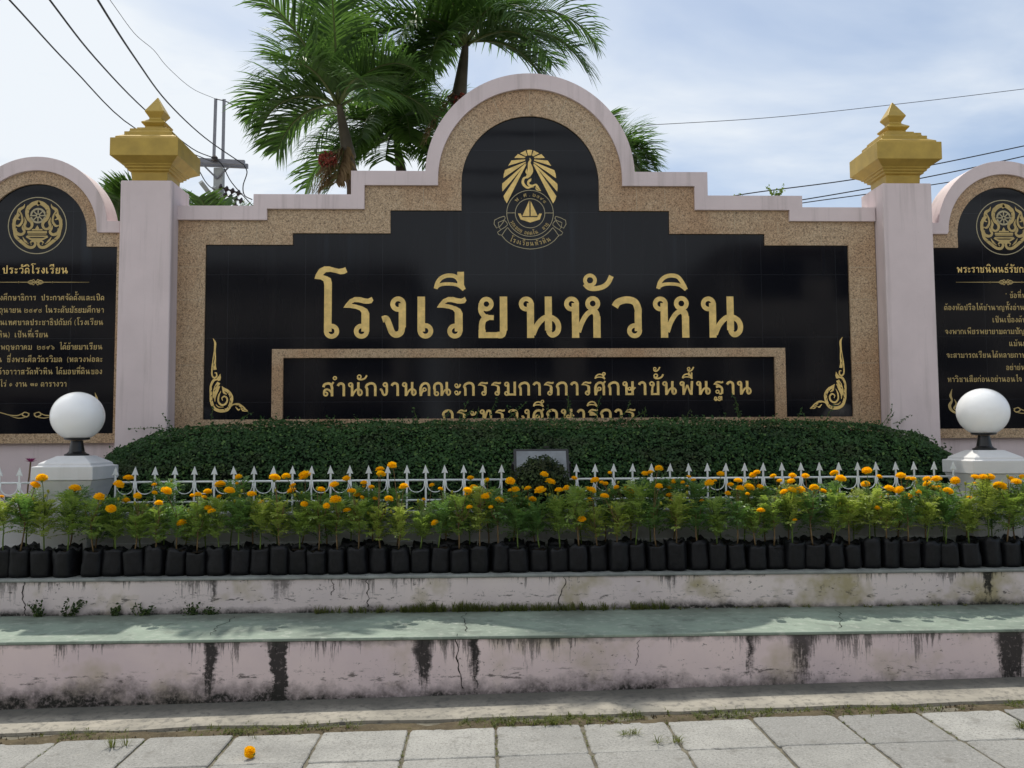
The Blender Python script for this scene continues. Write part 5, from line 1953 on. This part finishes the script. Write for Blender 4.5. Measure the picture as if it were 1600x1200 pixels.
# the bloom that fell on the pavement
ff = thing('fallen_marigold', 'orange marigold bloom lying alone on the grey paving', 'flower', (at(390, 1184, 0).x if False else 0, 0, 0))
d_ = ray(390, 1181)
pf_ = CP + d_ * ((-.045 - CAMH + .03) / d_.z)
ff.location = (pf_.x, pf_.y, gz(pf_.x))
link_mesh('bloom', FLOW[1], ff, (0, 0, .030), sc=(.034, .034, .034), rot=(.9, .7, .5))
link_mesh('calyx', CAL, ff, (.022, .0, .018), sc=(.032, .032, .032), rot=(.9, 1.2, .5))

# ------------------------------------------------------------------ small plants: grass, weeds, water lily
gr = random.Random(31)


def tuft(mb, c, n, h, spread, r):
    for k in range(n):
        a = r.uniform(0, 2 * pi)
        d = Vector((cos(a), sin(a), 0))
        b = Vector(c) + d * r.uniform(0, spread * .4)
        hh = h * r.uniform(.4, 1.1)
        wv = Vector((-d.y, d.x, 0)) * r.uniform(.0012, .0028)
        m1 = b + d * spread * r.uniform(.1, .5) + Vector((0, 0, hh * .65))
        e = b + d * spread * r.uniform(.5, 1.4) + Vector((0, 0, hh * r.uniform(.55, 1)))
        mb.add([b - wv, b + wv, m1 + wv * .8, m1 - wv * .8, e], [(0, 1, 2, 3), (3, 2, 4)])


mb = MB()
for k in range(2200):
    x = gr.uniform(-4.2, 5.2)
    den = mn.noise(Vector((x * 1.3, 5, 0))) + .25 + (.35 if -.2 < x < .9 or 1.2 < x < 2.4 else 0)
    if gr.random() > den: continue
    tuft(mb, (x, 5.06 + gr.gauss(0, .04), gz(x) - .004), gr.randint(4, 9), gr.uniform(.012, .040), .03, gr)
for (px_, py_, h_) in ((178, 1156, .09), (1052, 1164, .04), (1600, 1150, .05), (985, 1150, .03), (870, 1132, .05)):
    d_ = ray(px_, py_)
    q = CP + d_ * ((-CAMH) / d_.z)
    for k in range(3):
        tuft(mb, (q.x + gr.gauss(0, .04), q.y + gr.gauss(0, .008), gz(q.x)), 16, h_, .05, gr)
# joints between slabs
for k in range(110):
    i = gr.randint(-8, 9)
    x = .538 + i * PW + gr.gauss(0, .003)
    tuft(mb, (x, gr.uniform(4.4, 5.02), gz(x) - .008), 4, .013, .014, gr)
# seams at the foot of the upper step
for (p0, p1, n_, h_) in ((490, 640, 60, .075), (640, 790, 130, .095), (790, 960, 100, .08), (985, 1045, 36, .09), (960, 1600, 30, .03)):
    for k in range(n_):
        q = at(gr.uniform(p0, p1), 955, 6.275)
        tuft(mb, (q.x, 6.285 - abs(gr.gauss(0, .015)), .386), gr.randint(5, 10), h_ * gr.uniform(.4, 1.1), .035, gr)
tag(mb.build('grass', M['grass'], recalc=False), kind='stuff')
# crumbs of soil along the apron edge
mb = MB()
for k in range(900):
    x = gr.uniform(-4.2, 5.2)
    if mn.noise(Vector((x * 1.1, 9, 0))) < -.15: continue
    y = 5.05 + gr.gauss(0, .045)
    s_ = gr.uniform(.004, .014)
    V = [(x + s_ * gr.uniform(-1, 1), y + s_ * gr.uniform(-1, 1), gz(x) - .008) for q in range(3)] + [(x, y, gz(x) + s_ * .6)]
    mb.add(V, [(0, 1, 3), (1, 2, 3), (2, 0, 3)])
tag(mb.build('loose_soil', M['earth']), kind='stuff')


def weed(name, label, px_, Y, z, n, h, ls, mname='weed', cat='weed'):
    x = at(px_, 900, Y).x
    t = thing(name, label, cat, (x, Y, z))
    mb, ms_ = MB(), MB()
    for k in range(n):
        a = gr.uniform(0, 2 * pi)
        sprig(mb, (x + gr.gauss(0, .02), Y + gr.gauss(0, .008), z), (cos(a) * .6, sin(a) * .25 - .1, .8), h * gr.uniform(.5, 1.1), gr, int(9 * h / .1) if h < .2 else 14, ls, ms_)
    mb.build('foliage', M[mname], t, recalc=False)
    ms_.build('stem', M['stem_green'], t)


for (px_, h_, txt) in ((64, .12, 'low leafy weed at the foot of the upper step, furthest left'), (112, .17, 'taller dark weed climbing the stained upper step, second from the left'), (182, .08, 'small dark weed at the foot of the upper step, third from the left'),
                       (225, .09, 'small weed between two dark tufts at the foot of the upper step'), (300, .09, 'spreading green weed at the foot of the upper step, in a thick patch'), (332, .07, 'last leafy weed before the grass at the foot of the upper step')):
    weed('weed', txt, px_, 6.275, .386, 7 if h_ > .1 else 9, h_, .028, 'bush')
weed('weed', 'pale thin weed sprouting on top of the right wall step', 1228, 8.40, 4.012, 8, .17, .035)
weed('weed', 'tiny green weed on the coping near the right arch foot', 1167, 8.40, 4.010, 5, .05, .03)

# water lily behind the fence on the left
lx = at(48, 718, 6.99).x
wl_ = thing('water_lily', 'purple water lily flower on a tall stalk behind the left fence', 'flower', (lx - .03, 6.99, .99))
mb = MB()
fz = at(48, 722, 6.99).z
mb.tube(cr([(lx - .035, 6.99, .99), (lx - .02, 6.99, 1.2), (lx, 6.99, fz)], 5), .006, 6)
mb.build('stalk', M['stem'], wl_)
mb = MB()
for k in range(22):
    a = 2 * pi * k / 22 * 2 + gr.uniform(-.1, .1)
    el = .25 if k < 11 else .65
    d = Vector((cos(a) * cos(el), sin(a) * cos(el), sin(el)))
    s_ = Vector((-sin(a), cos(a), 0))
    o0 = Vector((lx, 6.99, fz))
    mb.add([o0, o0 + d * .03 + s_ * .008, o0 + d * .058, o0 + d * .03 - s_ * .008], [(0, 1, 2, 3)])
mb.build('petal_ring', M['lotus'], wl_, recalc=False)
mb = MB()
for (ax, az_, s_) in ((-.10, 1.17, .10), (.12, 1.14, .12), (.02, 1.09, .11)):
    n = 14
    V = [(lx + ax, 7.02, az_)] + [(lx + ax + s_ * cos(2 * pi * k / n + .25), 7.02 + s_ * .9 * sin(2 * pi * k / n + .25), az_ + .02 * sin(k * 2.0)) for k in range(n)]
    mb.add(V, [(0, 1 + k, 1 + (k + 1)) for k in range(n - 1)])
mb.build('leaf_pad', M['hedge'], wl_, recalc=False)

# ------------------------------------------------------------------ palms behind the wall
def frond(parent, base, az, el, length, droop, seed, mname='palm', leaf_len=.46, hang=.55, n=74, twist=0.0):
    """arching feather frond: rachis, two ranks of long folded leaflets that hang from it"""
    r = random.Random(seed)
    d = Vector((cos(az) * cos(el), sin(az) * cos(el), sin(el)))
    side0 = Vector((-sin(az), cos(az), 0))
    p = Vector(base)
    k = 18
    pts = [p.copy()]
    dirs = [d.copy()]
    st_ = length / k
    for i in range(k):
        t = (i + 1) / k
        d = (d - Vector((0, 0, 1)) * droop * (.4 + 1.2 * t) / k + side0 * twist / k).normalized()
        p = p + d * st_
        pts.append(p.copy())
        dirs.append(d.copy())
    o = bpy.data.objects.new('frond', None)
    o.empty_display_size = .1
    ms_ = MB()
    ms_.tube(pts, [.022 * (1 - .86 * i / k) for i in range(k + 1)], 5)
    rc = ms_.build('frond', M['rachis'], parent, smooth=True)
    ml = MB()
    for i in range(n):
        t = .10 + .90 * (i + .5) / n
        f = t * k
        j = min(int(f), k - 1)
        q = pts[j].lerp(pts[j + 1], f - j)
        dd = dirs[j].lerp(dirs[j + 1], f - j).normalized()
        sd = dd.cross(Vector((0, 0, 1)))
        if sd.length < .1: sd = side0.copy()
        sd.normalize()
        up = sd.cross(dd).normalized()
        env = leaf_len * (.55 + .62 * sin(pi * min(1, .16 + t * .74))) * (1 - .45 * max(0, t - .8) / .2)
        for s_ in (-1, 1):
            ll = env * r.uniform(.78, 1.12)
            e = (sd * s_ * r.uniform(.8, 1.05) + dd * r.uniform(.55, .95) + up * r.uniform(.05, .55)).normalized()
            segs = 4
            pp = q.copy()
            prev = None
            hg = hang * r.uniform(.6, 1.5)
            V, F = [], []
            for m_ in range(segs + 1):
                u = m_ / segs
                wv = e.cross(up)
                if wv.length < .05: wv = dd.copy()
                wv = (wv.normalized() * .7 + dd * .5).normalized()
                ww = .0145 * (sin(pi * min(1, .22 + u * .70)) ** .8) * (1 if m_ < segs else .08)
                V += [pp - wv * ww, pp + wv * ww]
                pp = pp + e * ll / segs
                e = (e - Vector((0, 0, 1)) * hg / segs * (0.6 + u)).normalized()
            F = [(2 * a, 2 * a + 1, 2 * a + 3, 2 * a + 2) for a in range(segs)]
            ml.add(V, F)
    ml.build('leaflets', M[mname], rc, recalc=False)
    return rc


def palm(label, crown, trunk_pts, tr, fronds, seed, mname='palm', leaf_len=.46, fruit=None, hang=.55, shaft=.55, n=74, dry=()):
    base = Vector(trunk_pts[0])
    t = thing('palm_tree', label, 'palm tree', base)
    crown = Vector(crown)
    tp_ = [Vector(p) for p in trunk_pts]
    cs0 = tp_[-1]
    mb = MB()
    path = cr(tp_, 8)
    rr_ = [tr * (1.15 - .35 * i / len(path)) * (1 + .035 * ((i % 2) * 2 - 1)) for i in range(len(path))]
    mb.tube(path, rr_, 12)
    mb.build('trunk', M['trunk'], t, smooth=True)
    mb = MB()
    mb.tube(cr([cs0 + (crown - cs0) * -.02, cs0.lerp(crown, .3), cs0.lerp(crown, .7), crown], 4), [tr * .85 * (1.25 - .07 * i) for i in range(13)], 12)
    mb.build('crownshaft', M['shaft'], t, smooth=True)
    for i, (az, el, ln_, dr) in enumerate(fronds):
        frond(t, crown + Vector((cos(radians(az)) * .03, sin(radians(az)) * .03, -.04 + .02 * (i % 3))), radians(az), radians(el), ln_, dr, seed * 100 + i, mname, leaf_len, hang, n)
    for i, (az, el, ln_, dr) in enumerate(dry):
        frond(t, cs0.lerp(crown, .25), radians(az), radians(el), ln_, dr, seed * 100 + 60 + i, 'dead_leaf', .30, 1.3, 40)
    if fruit:
        r = random.Random(seed)
        for fp in fruit:
            mb = MB()
            for k in range(130):
                d = Vector((r.gauss(0, 1), r.gauss(0, .8), r.gauss(0, .8)))
                d = d / max(1, d.length / 1.6)
                q = Vector(fp) + d * .062
                s_ = .017
                mb.lathe([(.002, -s_), (s_ * .8, -s_ * .5), (s_, 0), (s_ * .8, s_ * .5), (.002, s_)], tuple(q), 6)
            mb.lathe([(.05 * sin(pi * i / 6) + .001, -.05 * cos(pi * i / 6)) for i in range(7)], tuple(fp), 10)
            mb.build('fruit_bunch', M['fruit'], t, smooth=True)
            mb = MB()
            for k in range(14):
                q = Vector(fp) + Vector((r.gauss(0, .09), r.gauss(0, .07), r.gauss(-.02, .07)))
                mb.tube(cr([cs0, (cs0 + Vector(fp)) / 2 + Vector((0, 0, .06)), q], 4), .004, 4)
            mb.build('fruit_stalk', M['dead'], t)
    return t


# left palm
Yp = 10.2
c1 = at(529, 160, Yp)
b1 = at(553, 330, Yp)
t1 = [(b1.x + .06, Yp, -.1), (b1.x + .02, Yp, 2.2), (b1.x, Yp, b1.z), tuple(at(545, 245, Yp))]
palm('leaning palm on the left with red fruit, in front of the taller palms', c1, t1, .085,
     [(178, 44, 1.3, 2.4), (196, 22, 1.15, 2.3), (150, 66, 1.5, 1.7), (120, 78, 1.75, .9), (215, 62, 1.75, 1.2), (88, 70, 1.6, 1.0), (245, 40, 1.3, 2.0), (300, 30, 1.2, 2.1), (335, 48, 1.3, 1.9), (20, 40, 1.35, 1.8), (160, 8, 1.05, 1.8), (270, 74, 1.5, 1.1)],
     1, 'palm', .54, [tuple(at(512, 250, Yp - .25))], .85, dry=((215, -55, .75, .6), (250, -62, .6, .5)))
# centre palm
Yc2 = 10.9
c2 = at(728, 66, Yc2)
t2 = [(at(700, 400, Yc2).x, Yc2, -.1), (at(702, 400, Yc2).x, Yc2, 2.5), tuple(at(708, 230, Yc2)), tuple(at(716, 160, Yc2))]
palm('tall central palm right behind the wall arch, fronds arching to both sides', c2, t2, .105,
     [(2, 48, 2.0, 2.1), (-14, 24, 1.85, 1.9), (18, 62, 1.95, 1.5), (-40, 12, 1.5, 1.6), (40, 40, 1.7, 1.4), (176, 46, 2.0, 2.0), (196, 26, 1.8, 1.9), (160, 62, 1.9, 1.4), (230, 20, 1.45, 1.8), (80, 76, 1.8, .8), (268, 66, 1.6, 1.5), (300, 34, 1.4, 1.9), (250, 50, 1.5, 2.0), (130, 30, 1.6, 1.5), (-12, 4, 1.15, 1.5), (205, 4, 1.35, 2.0), (245, 8, 1.3, 2.2), (190, -18, 1.2, 1.4), (225, -25, 1.1, 1.2)],
     2, 'palm', .62, [tuple(at(722, 158, Yc2 - .2))], .95, dry=((200, -50, .9, .7), (320, -60, .7, .5)))
# palm behind, between the two
Yd = 12.4
c3 = at(618, 212, Yd)
t3 = [(at(650, 400, Yd).x, Yd, -.1), (at(650, 400, Yd).x, Yd, 2.5), tuple(at(640, 370, Yd)), tuple(at(632, 300, Yd))]
palm('shorter bushy palm filling the gap between the left and central palms', c3, t3, .10,
     [(185, 40, 1.8, 1.9), (165, 15, 1.7, 1.8), (220, 25, 1.6, 2.1), (255, 30, 1.5, 2.2), (285, 25, 1.5, 2.1), (320, 30, 1.6, 2.0), (350, 42, 1.8, 1.9), (15, 20, 1.6, 1.8), (90, 75, 1.5, 1.0), (130, 60, 1.6, 1.3), (40, 58, 1.5, 1.4), (200, -8, 1.3, 1.4), (340, -6, 1.3, 1.4), (270, 70, 1.3, 1.8), (240, 2, 1.2, 1.4), (300, 2, 1.2, 1.4), (190, -25, 1.3, .9), (350, -25, 1.3, .9), (225, -20, 1.2, 1.0), (315, -20, 1.2, 1.0), (268, -15, 1.2, 1.0)],
     3, 'palm', .60, None, 1.0)
# right palm, mostly behind the arch
Ye = 11.6
c4 = at(918, 238, Ye)
t4 = [(at(905, 400, Ye).x, Ye, -.1), (at(905, 400, Ye).x, Ye, 2.5), tuple(at(908, 350, Ye)), tuple(at(912, 292, Ye))]
palm('palm hidden behind the arch, only drooping right fronds showing', c4, t4, .09,
     [(-6, 40, 1.05, 2.2), (14, 28, 1.0, 2.0), (-30, 24, .9, 2.0), (30, 55, 1.0, 1.6), (180, 40, 1.1, 2.0), (200, 20, 1.0, 1.9), (90, 60, 1.0, 1.2), (270, 40, 1.0, 1.8), (2, 10, 1.0, 1.7)],
     4, 'palm', .50, None, .6, n=66)
# far left little palm between side wall and pillar
Yf_ = 13.0
c5 = at(180, 352, Yf_)
t5 = [(c5.x, Yf_, -.1), (c5.x, Yf_, 1.5), (c5.x, Yf_, c5.z - .9), (c5.x, Yf_, c5.z - .5)]
palm('bright green palm peeping between left side wall and left pillar', c5, t5, .09,
     [(20, 60, .75, 1.0), (60, 70, .75, .8), (-20, 45, .7, 1.6), (100, 70, .7, .8), (150, 55, .6, 1.5), (190, 45, .55, 1.7), (-60, 55, .7, 1.4), (0, 72, .8, .8), (-40, 68, .7, 1.0)], 5, 'palm_far', .42, None, .5, n=62)
Yg_ = 15.0
c6 = at(330, 360, Yg_)
t6 = [(c6.x, Yg_, -.1), (c6.x, Yg_, 1.5), (c6.x, Yg_, c6.z - .9), (c6.x, Yg_, c6.z - .5)]
palm('low palm with thin frond tips showing above the coping by the utility pole', c6, t6, .09,
     [(185, 46, 1.0, 1.2), (170, 62, .95, .9), (200, 35, 1.0, 1.4), (10, 50, .9, 1.2), (90, 66, .8, .8), (270, 55, .8, 1.2), (-20, 40, .8, 1.4)], 6, 'palm_far', .40, None, .4, n=56)

# ------------------------------------------------------------------ utility pole and cables
YP = 21.0
kp = YP / FPX


def pz(px, py, Y=YP): return at(px, py, Y)


pb = pz(342, 300)
up_ = thing('utility_pole', 'grey concrete utility pole with steel crossarm behind the left coping', 'utility pole', (pb.x, YP, 0))
mb = MB()
ptop = pz(345, 248)
mb.box(pb.x - .115, pb.x + .115, YP - .09, YP + .09, -.1, ptop.z - .25)
mb.build('shaft', M['concrete'], up_, bevel=.015)
a_ = pz(300, 253)
b_ = pz(385, 257)
mb = MB()
for dy_ in (-.14, .14):
    V = []
    for (q, s_) in ((a_, -1), (b_, 1)):
        for dz_ in (-.055, .055):
            for d2 in (-.04, .04):
                V.append((q.x, YP + dy_ + d2, q.z + dz_))
    mb.add(V, [(0, 1, 3, 2), (4, 6, 7, 5), (0, 4, 5, 1), (2, 3, 7, 6), (0, 2, 6, 4), (1, 5, 7, 3)])
mb.build('crossarm', M['steel'], up_)
for (pa, pb2) in (((338, 155), (335, 250)), ((351, 156), (349, 250))):
    mb = MB()
    q0, q1 = pz(*pb2), pz(*pa)
    dd = .038
    V = []
    for q in (q0, q1):
        V += [(q.x - dd, YP - .05, q.z), (q.x + dd, YP - .05, q.z), (q.x + dd, YP - .035, q.z), (q.x - dd + .02, YP - .035, q.z), (q.x - dd + .02, YP + .03, q.z), (q.x - dd, YP + .03, q.z)]
    F = [(k, (k + 1) % 6, 6 + (k + 1) % 6, 6 + k) for k in range(6)] + [(5, 4, 3, 2, 1, 0), (6, 7, 8, 9, 10, 11)]
    mb.add(V, F)
    mb.build('angle_iron', M['steel'], up_)
for (p0, p1) in (((318, 258), (341, 281)), ((366, 259), (341, 281))):
    mb = MB()
    q0, q1 = pz(*p0), pz(*p1)
    mb.tube([(q0.x, YP - .16, q0.z), (q1.x, YP - .1, q1.z)], .022, 6)
    mb.build('brace', M['steel'], up_)
for (p0, p1) in (((321, 291), (338, 318)), ((341, 299), (358, 325))):
    mb = MB()
    q0, q1 = pz(*p0), pz(*p1)
    mb.tube([(q0.x, YP - .35, q0.z), (q1.x, YP + .2, q1.z)], .075, 4)
    mb.build('strut', M['concrete'], up_)
for (p0, p1) in (((346, 296), (383, 308)), ((354, 308), (386, 320)), ((362, 320), (376, 326))):
    mb = MB()
    q0, q1 = pz(*p0), pz(*p1)
    pts, rr_ = [], []
    nd = 4 if p1[0] > 378 else 2
    for k in range(nd * 6 + 1):
        t = k / (nd * 6)
        q = q0.lerp(q1, t)
        pts.append((q.x, YP - .25, q.z))
        rr_.append((.022, .05, .085, .07, .03, .022)[k % 6])
    mb.tube(pts, rr_, 10)
    mb.build('insulator_string', M['insul'], up_, smooth=False)
mb = MB()
q = pz(340, 252)
mb.lathe([(.03, -.07), (.085, -.06), (.06, -.02), (.085, .01), (.05, .05), (.02, .08)], (q.x, YP - .24, q.z), 10)
mb.build('pin_insulator', M['insul'], up_)


def cable(label, pts, rad, group='overhead cables'):
    """pts: photo position and distance"""
    P = [at(a, b, Y) for a, b, Y in pts]
    path = cr(P, 6)
    mb = MB()
    c = P[0]
    mb.tube(path, rad, 5)
    o = mb.build('cable', M['wire'], smooth=True)
    return tag(o, label, 'cable', group)


cable('black overhead cable, lowest on the left, passing behind the gold cap to the pole', [(-120, -140, 8.5), (15, 0, 10), (112, 105, 13), (212, 201, 17), (330, 252, 20.8)], .012)
cable('black overhead cable, second from the left, meeting the left gold finial', [(-40, -160, 8.5), (78, 0, 10), (150, 92, 12.5), (226, 171, 16), (300, 232, 19.5), (342, 252, 20.76), (362, 285, 20.8), (395, 322, 20.9)], .013)
cable('thick black overhead cable running right of the gold finial to the crossarm', [(60, -160, 8), (153, 0, 9.6), (212, 92, 12.2), (262, 160, 15.5), (320, 215, 19), (382, 258, 20.85)], .014)
cable('thin grey wire dipping from the top edge to the tops of the angle irons', [(120, -70, 14), (172, 0, 15), (210, 52, 16.5), (240, 78, 17.6), (262, 105, 18.6), (300, 138, 20), (338, 155, 20.9)], .006)
cable('twisted wire leaving the angle irons towards the left palm', [(338, 155, 20.9), (352, 158, 21), (362, 163, 21.4), (372, 166, 22), (395, 172, 23.5)], .014)
cable('slack jumper cable hanging from the crossarm end beside the palm', [(382, 259, 20.85), (386, 270, 20.85), (380, 290, 20.8), (382, 305, 20.75), (394, 312, 20.7)], .014)
cable('thin cable from below the gold cap to the insulators on the pole', [(312, 268, 19.5), (322, 285, 20.2), (333, 295, 20.6), (346, 297, 20.75)], .012)
cable('very thin wire crossing high behind the right gold finial', [(985, 197, 26), (1200, 184, 26), (1400, 163, 26), (1600, 139, 26), (1760, 118, 26)], .010)
cable('upper of three black cables behind the right pillar', [(1085, 320, 24), (1165, 303, 24), (1330, 281, 24), (1460, 257, 24), (1600, 228, 24), (1740, 198, 24)], .017)
cable('middle of three black cables behind the right pillar', [(1150, 328, 24), (1255, 312, 24), (1360, 294, 24), (1437, 279, 24), (1520, 262, 24), (1640, 235, 24)], .017)
cable('lowest of three black cables behind the right pillar', [(1150, 334, 24), (1255, 317, 24), (1350, 304, 24), (1455, 289, 24), (1560, 272, 24)], .015)

# ------------------------------------------------------------------ across the street, behind the camera: seen only in the polished stone
M['shop_wall'] = simple('shophouse_plaster', (.42, .39, .36), .85, 0, .25, 1.5, .2)
M['shop_dark'] = simple('shophouse_dark', (.03, .03, .035), .4, 0, .3, 2, .3)
M['shop_roof'] = simple('shophouse_roof', (.12, .07, .05), .85, 0, .3, 4, .2)


def shophouse(x0, x1, h, label, seed):
    r = random.Random(seed)
    t = thing('shophouse', label, 'building', ((x0 + x1) / 2, -21, -.1))
    mb = MB()
    mb.box(x0, x1, -27, -17, -.1, h)
    mb.build('wall', M['shop_wall'], t)
    mb = MB()
    mb.box(x0 - .3, x1 + .3, -27.3, -16.4, h + .002, h + .25)
    mb.build('roof', M['shop_roof'], t)
    nb = max(1, int((x1 - x0) / 3.6))
    for i in range(nb):
        xa = x0 + (x1 - x0) * i / nb + .35
        xb = x0 + (x1 - x0) * (i + 1) / nb - .35
        mb = MB()
        mb.box(xa, xb, -16.99, -16.93, .1, 2.9)
        mb.build('shutter', M['shop_dark'], t)
        mb = MB()
        mb.box(xa - .2, xb + .2, -16.99, -15.6, 3.2, 3.32)
        mb.build('awning', M['shop_roof'], t)
        z = 4.1
        while z + 1.6 < h:
            mb = MB()
            mb.box(xa + .3, xb - .3, -16.99, -16.94, z, z + 1.5)
            mb.build('window', M['shop_dark'], t)
            z += 3.1
    return t


shophouse(-30, -3.0, 8.2, 'long plain shophouse across the street with dark shutters', 1)
shophouse(-1.5, 8.2, 7.0, 'low plain shophouse in the middle across the street', 2)
shophouse(9.6, 32, 9.0, 'tall plain shophouse at the right end across the street', 3)
for i, (zz_, txt) in enumerate(((8.5, 'lowest of the street cables reflected in the black stone'), (9.15, 'second lowest of the street cables reflected in the black stone'), (10.2, 'second highest of the street cables reflected in the black stone'), (10.9, 'highest of the street cables reflected in the black stone'))):
    mb = MB()
    mb.tube([(-40 + 8 * k, -6, zz_ - .35 * (1 - ((k - 5) / 5) ** 2)) for k in range(11)], .06, 5)
    tag(mb.build('cable', M['wire'], smooth=True), txt, 'cable')
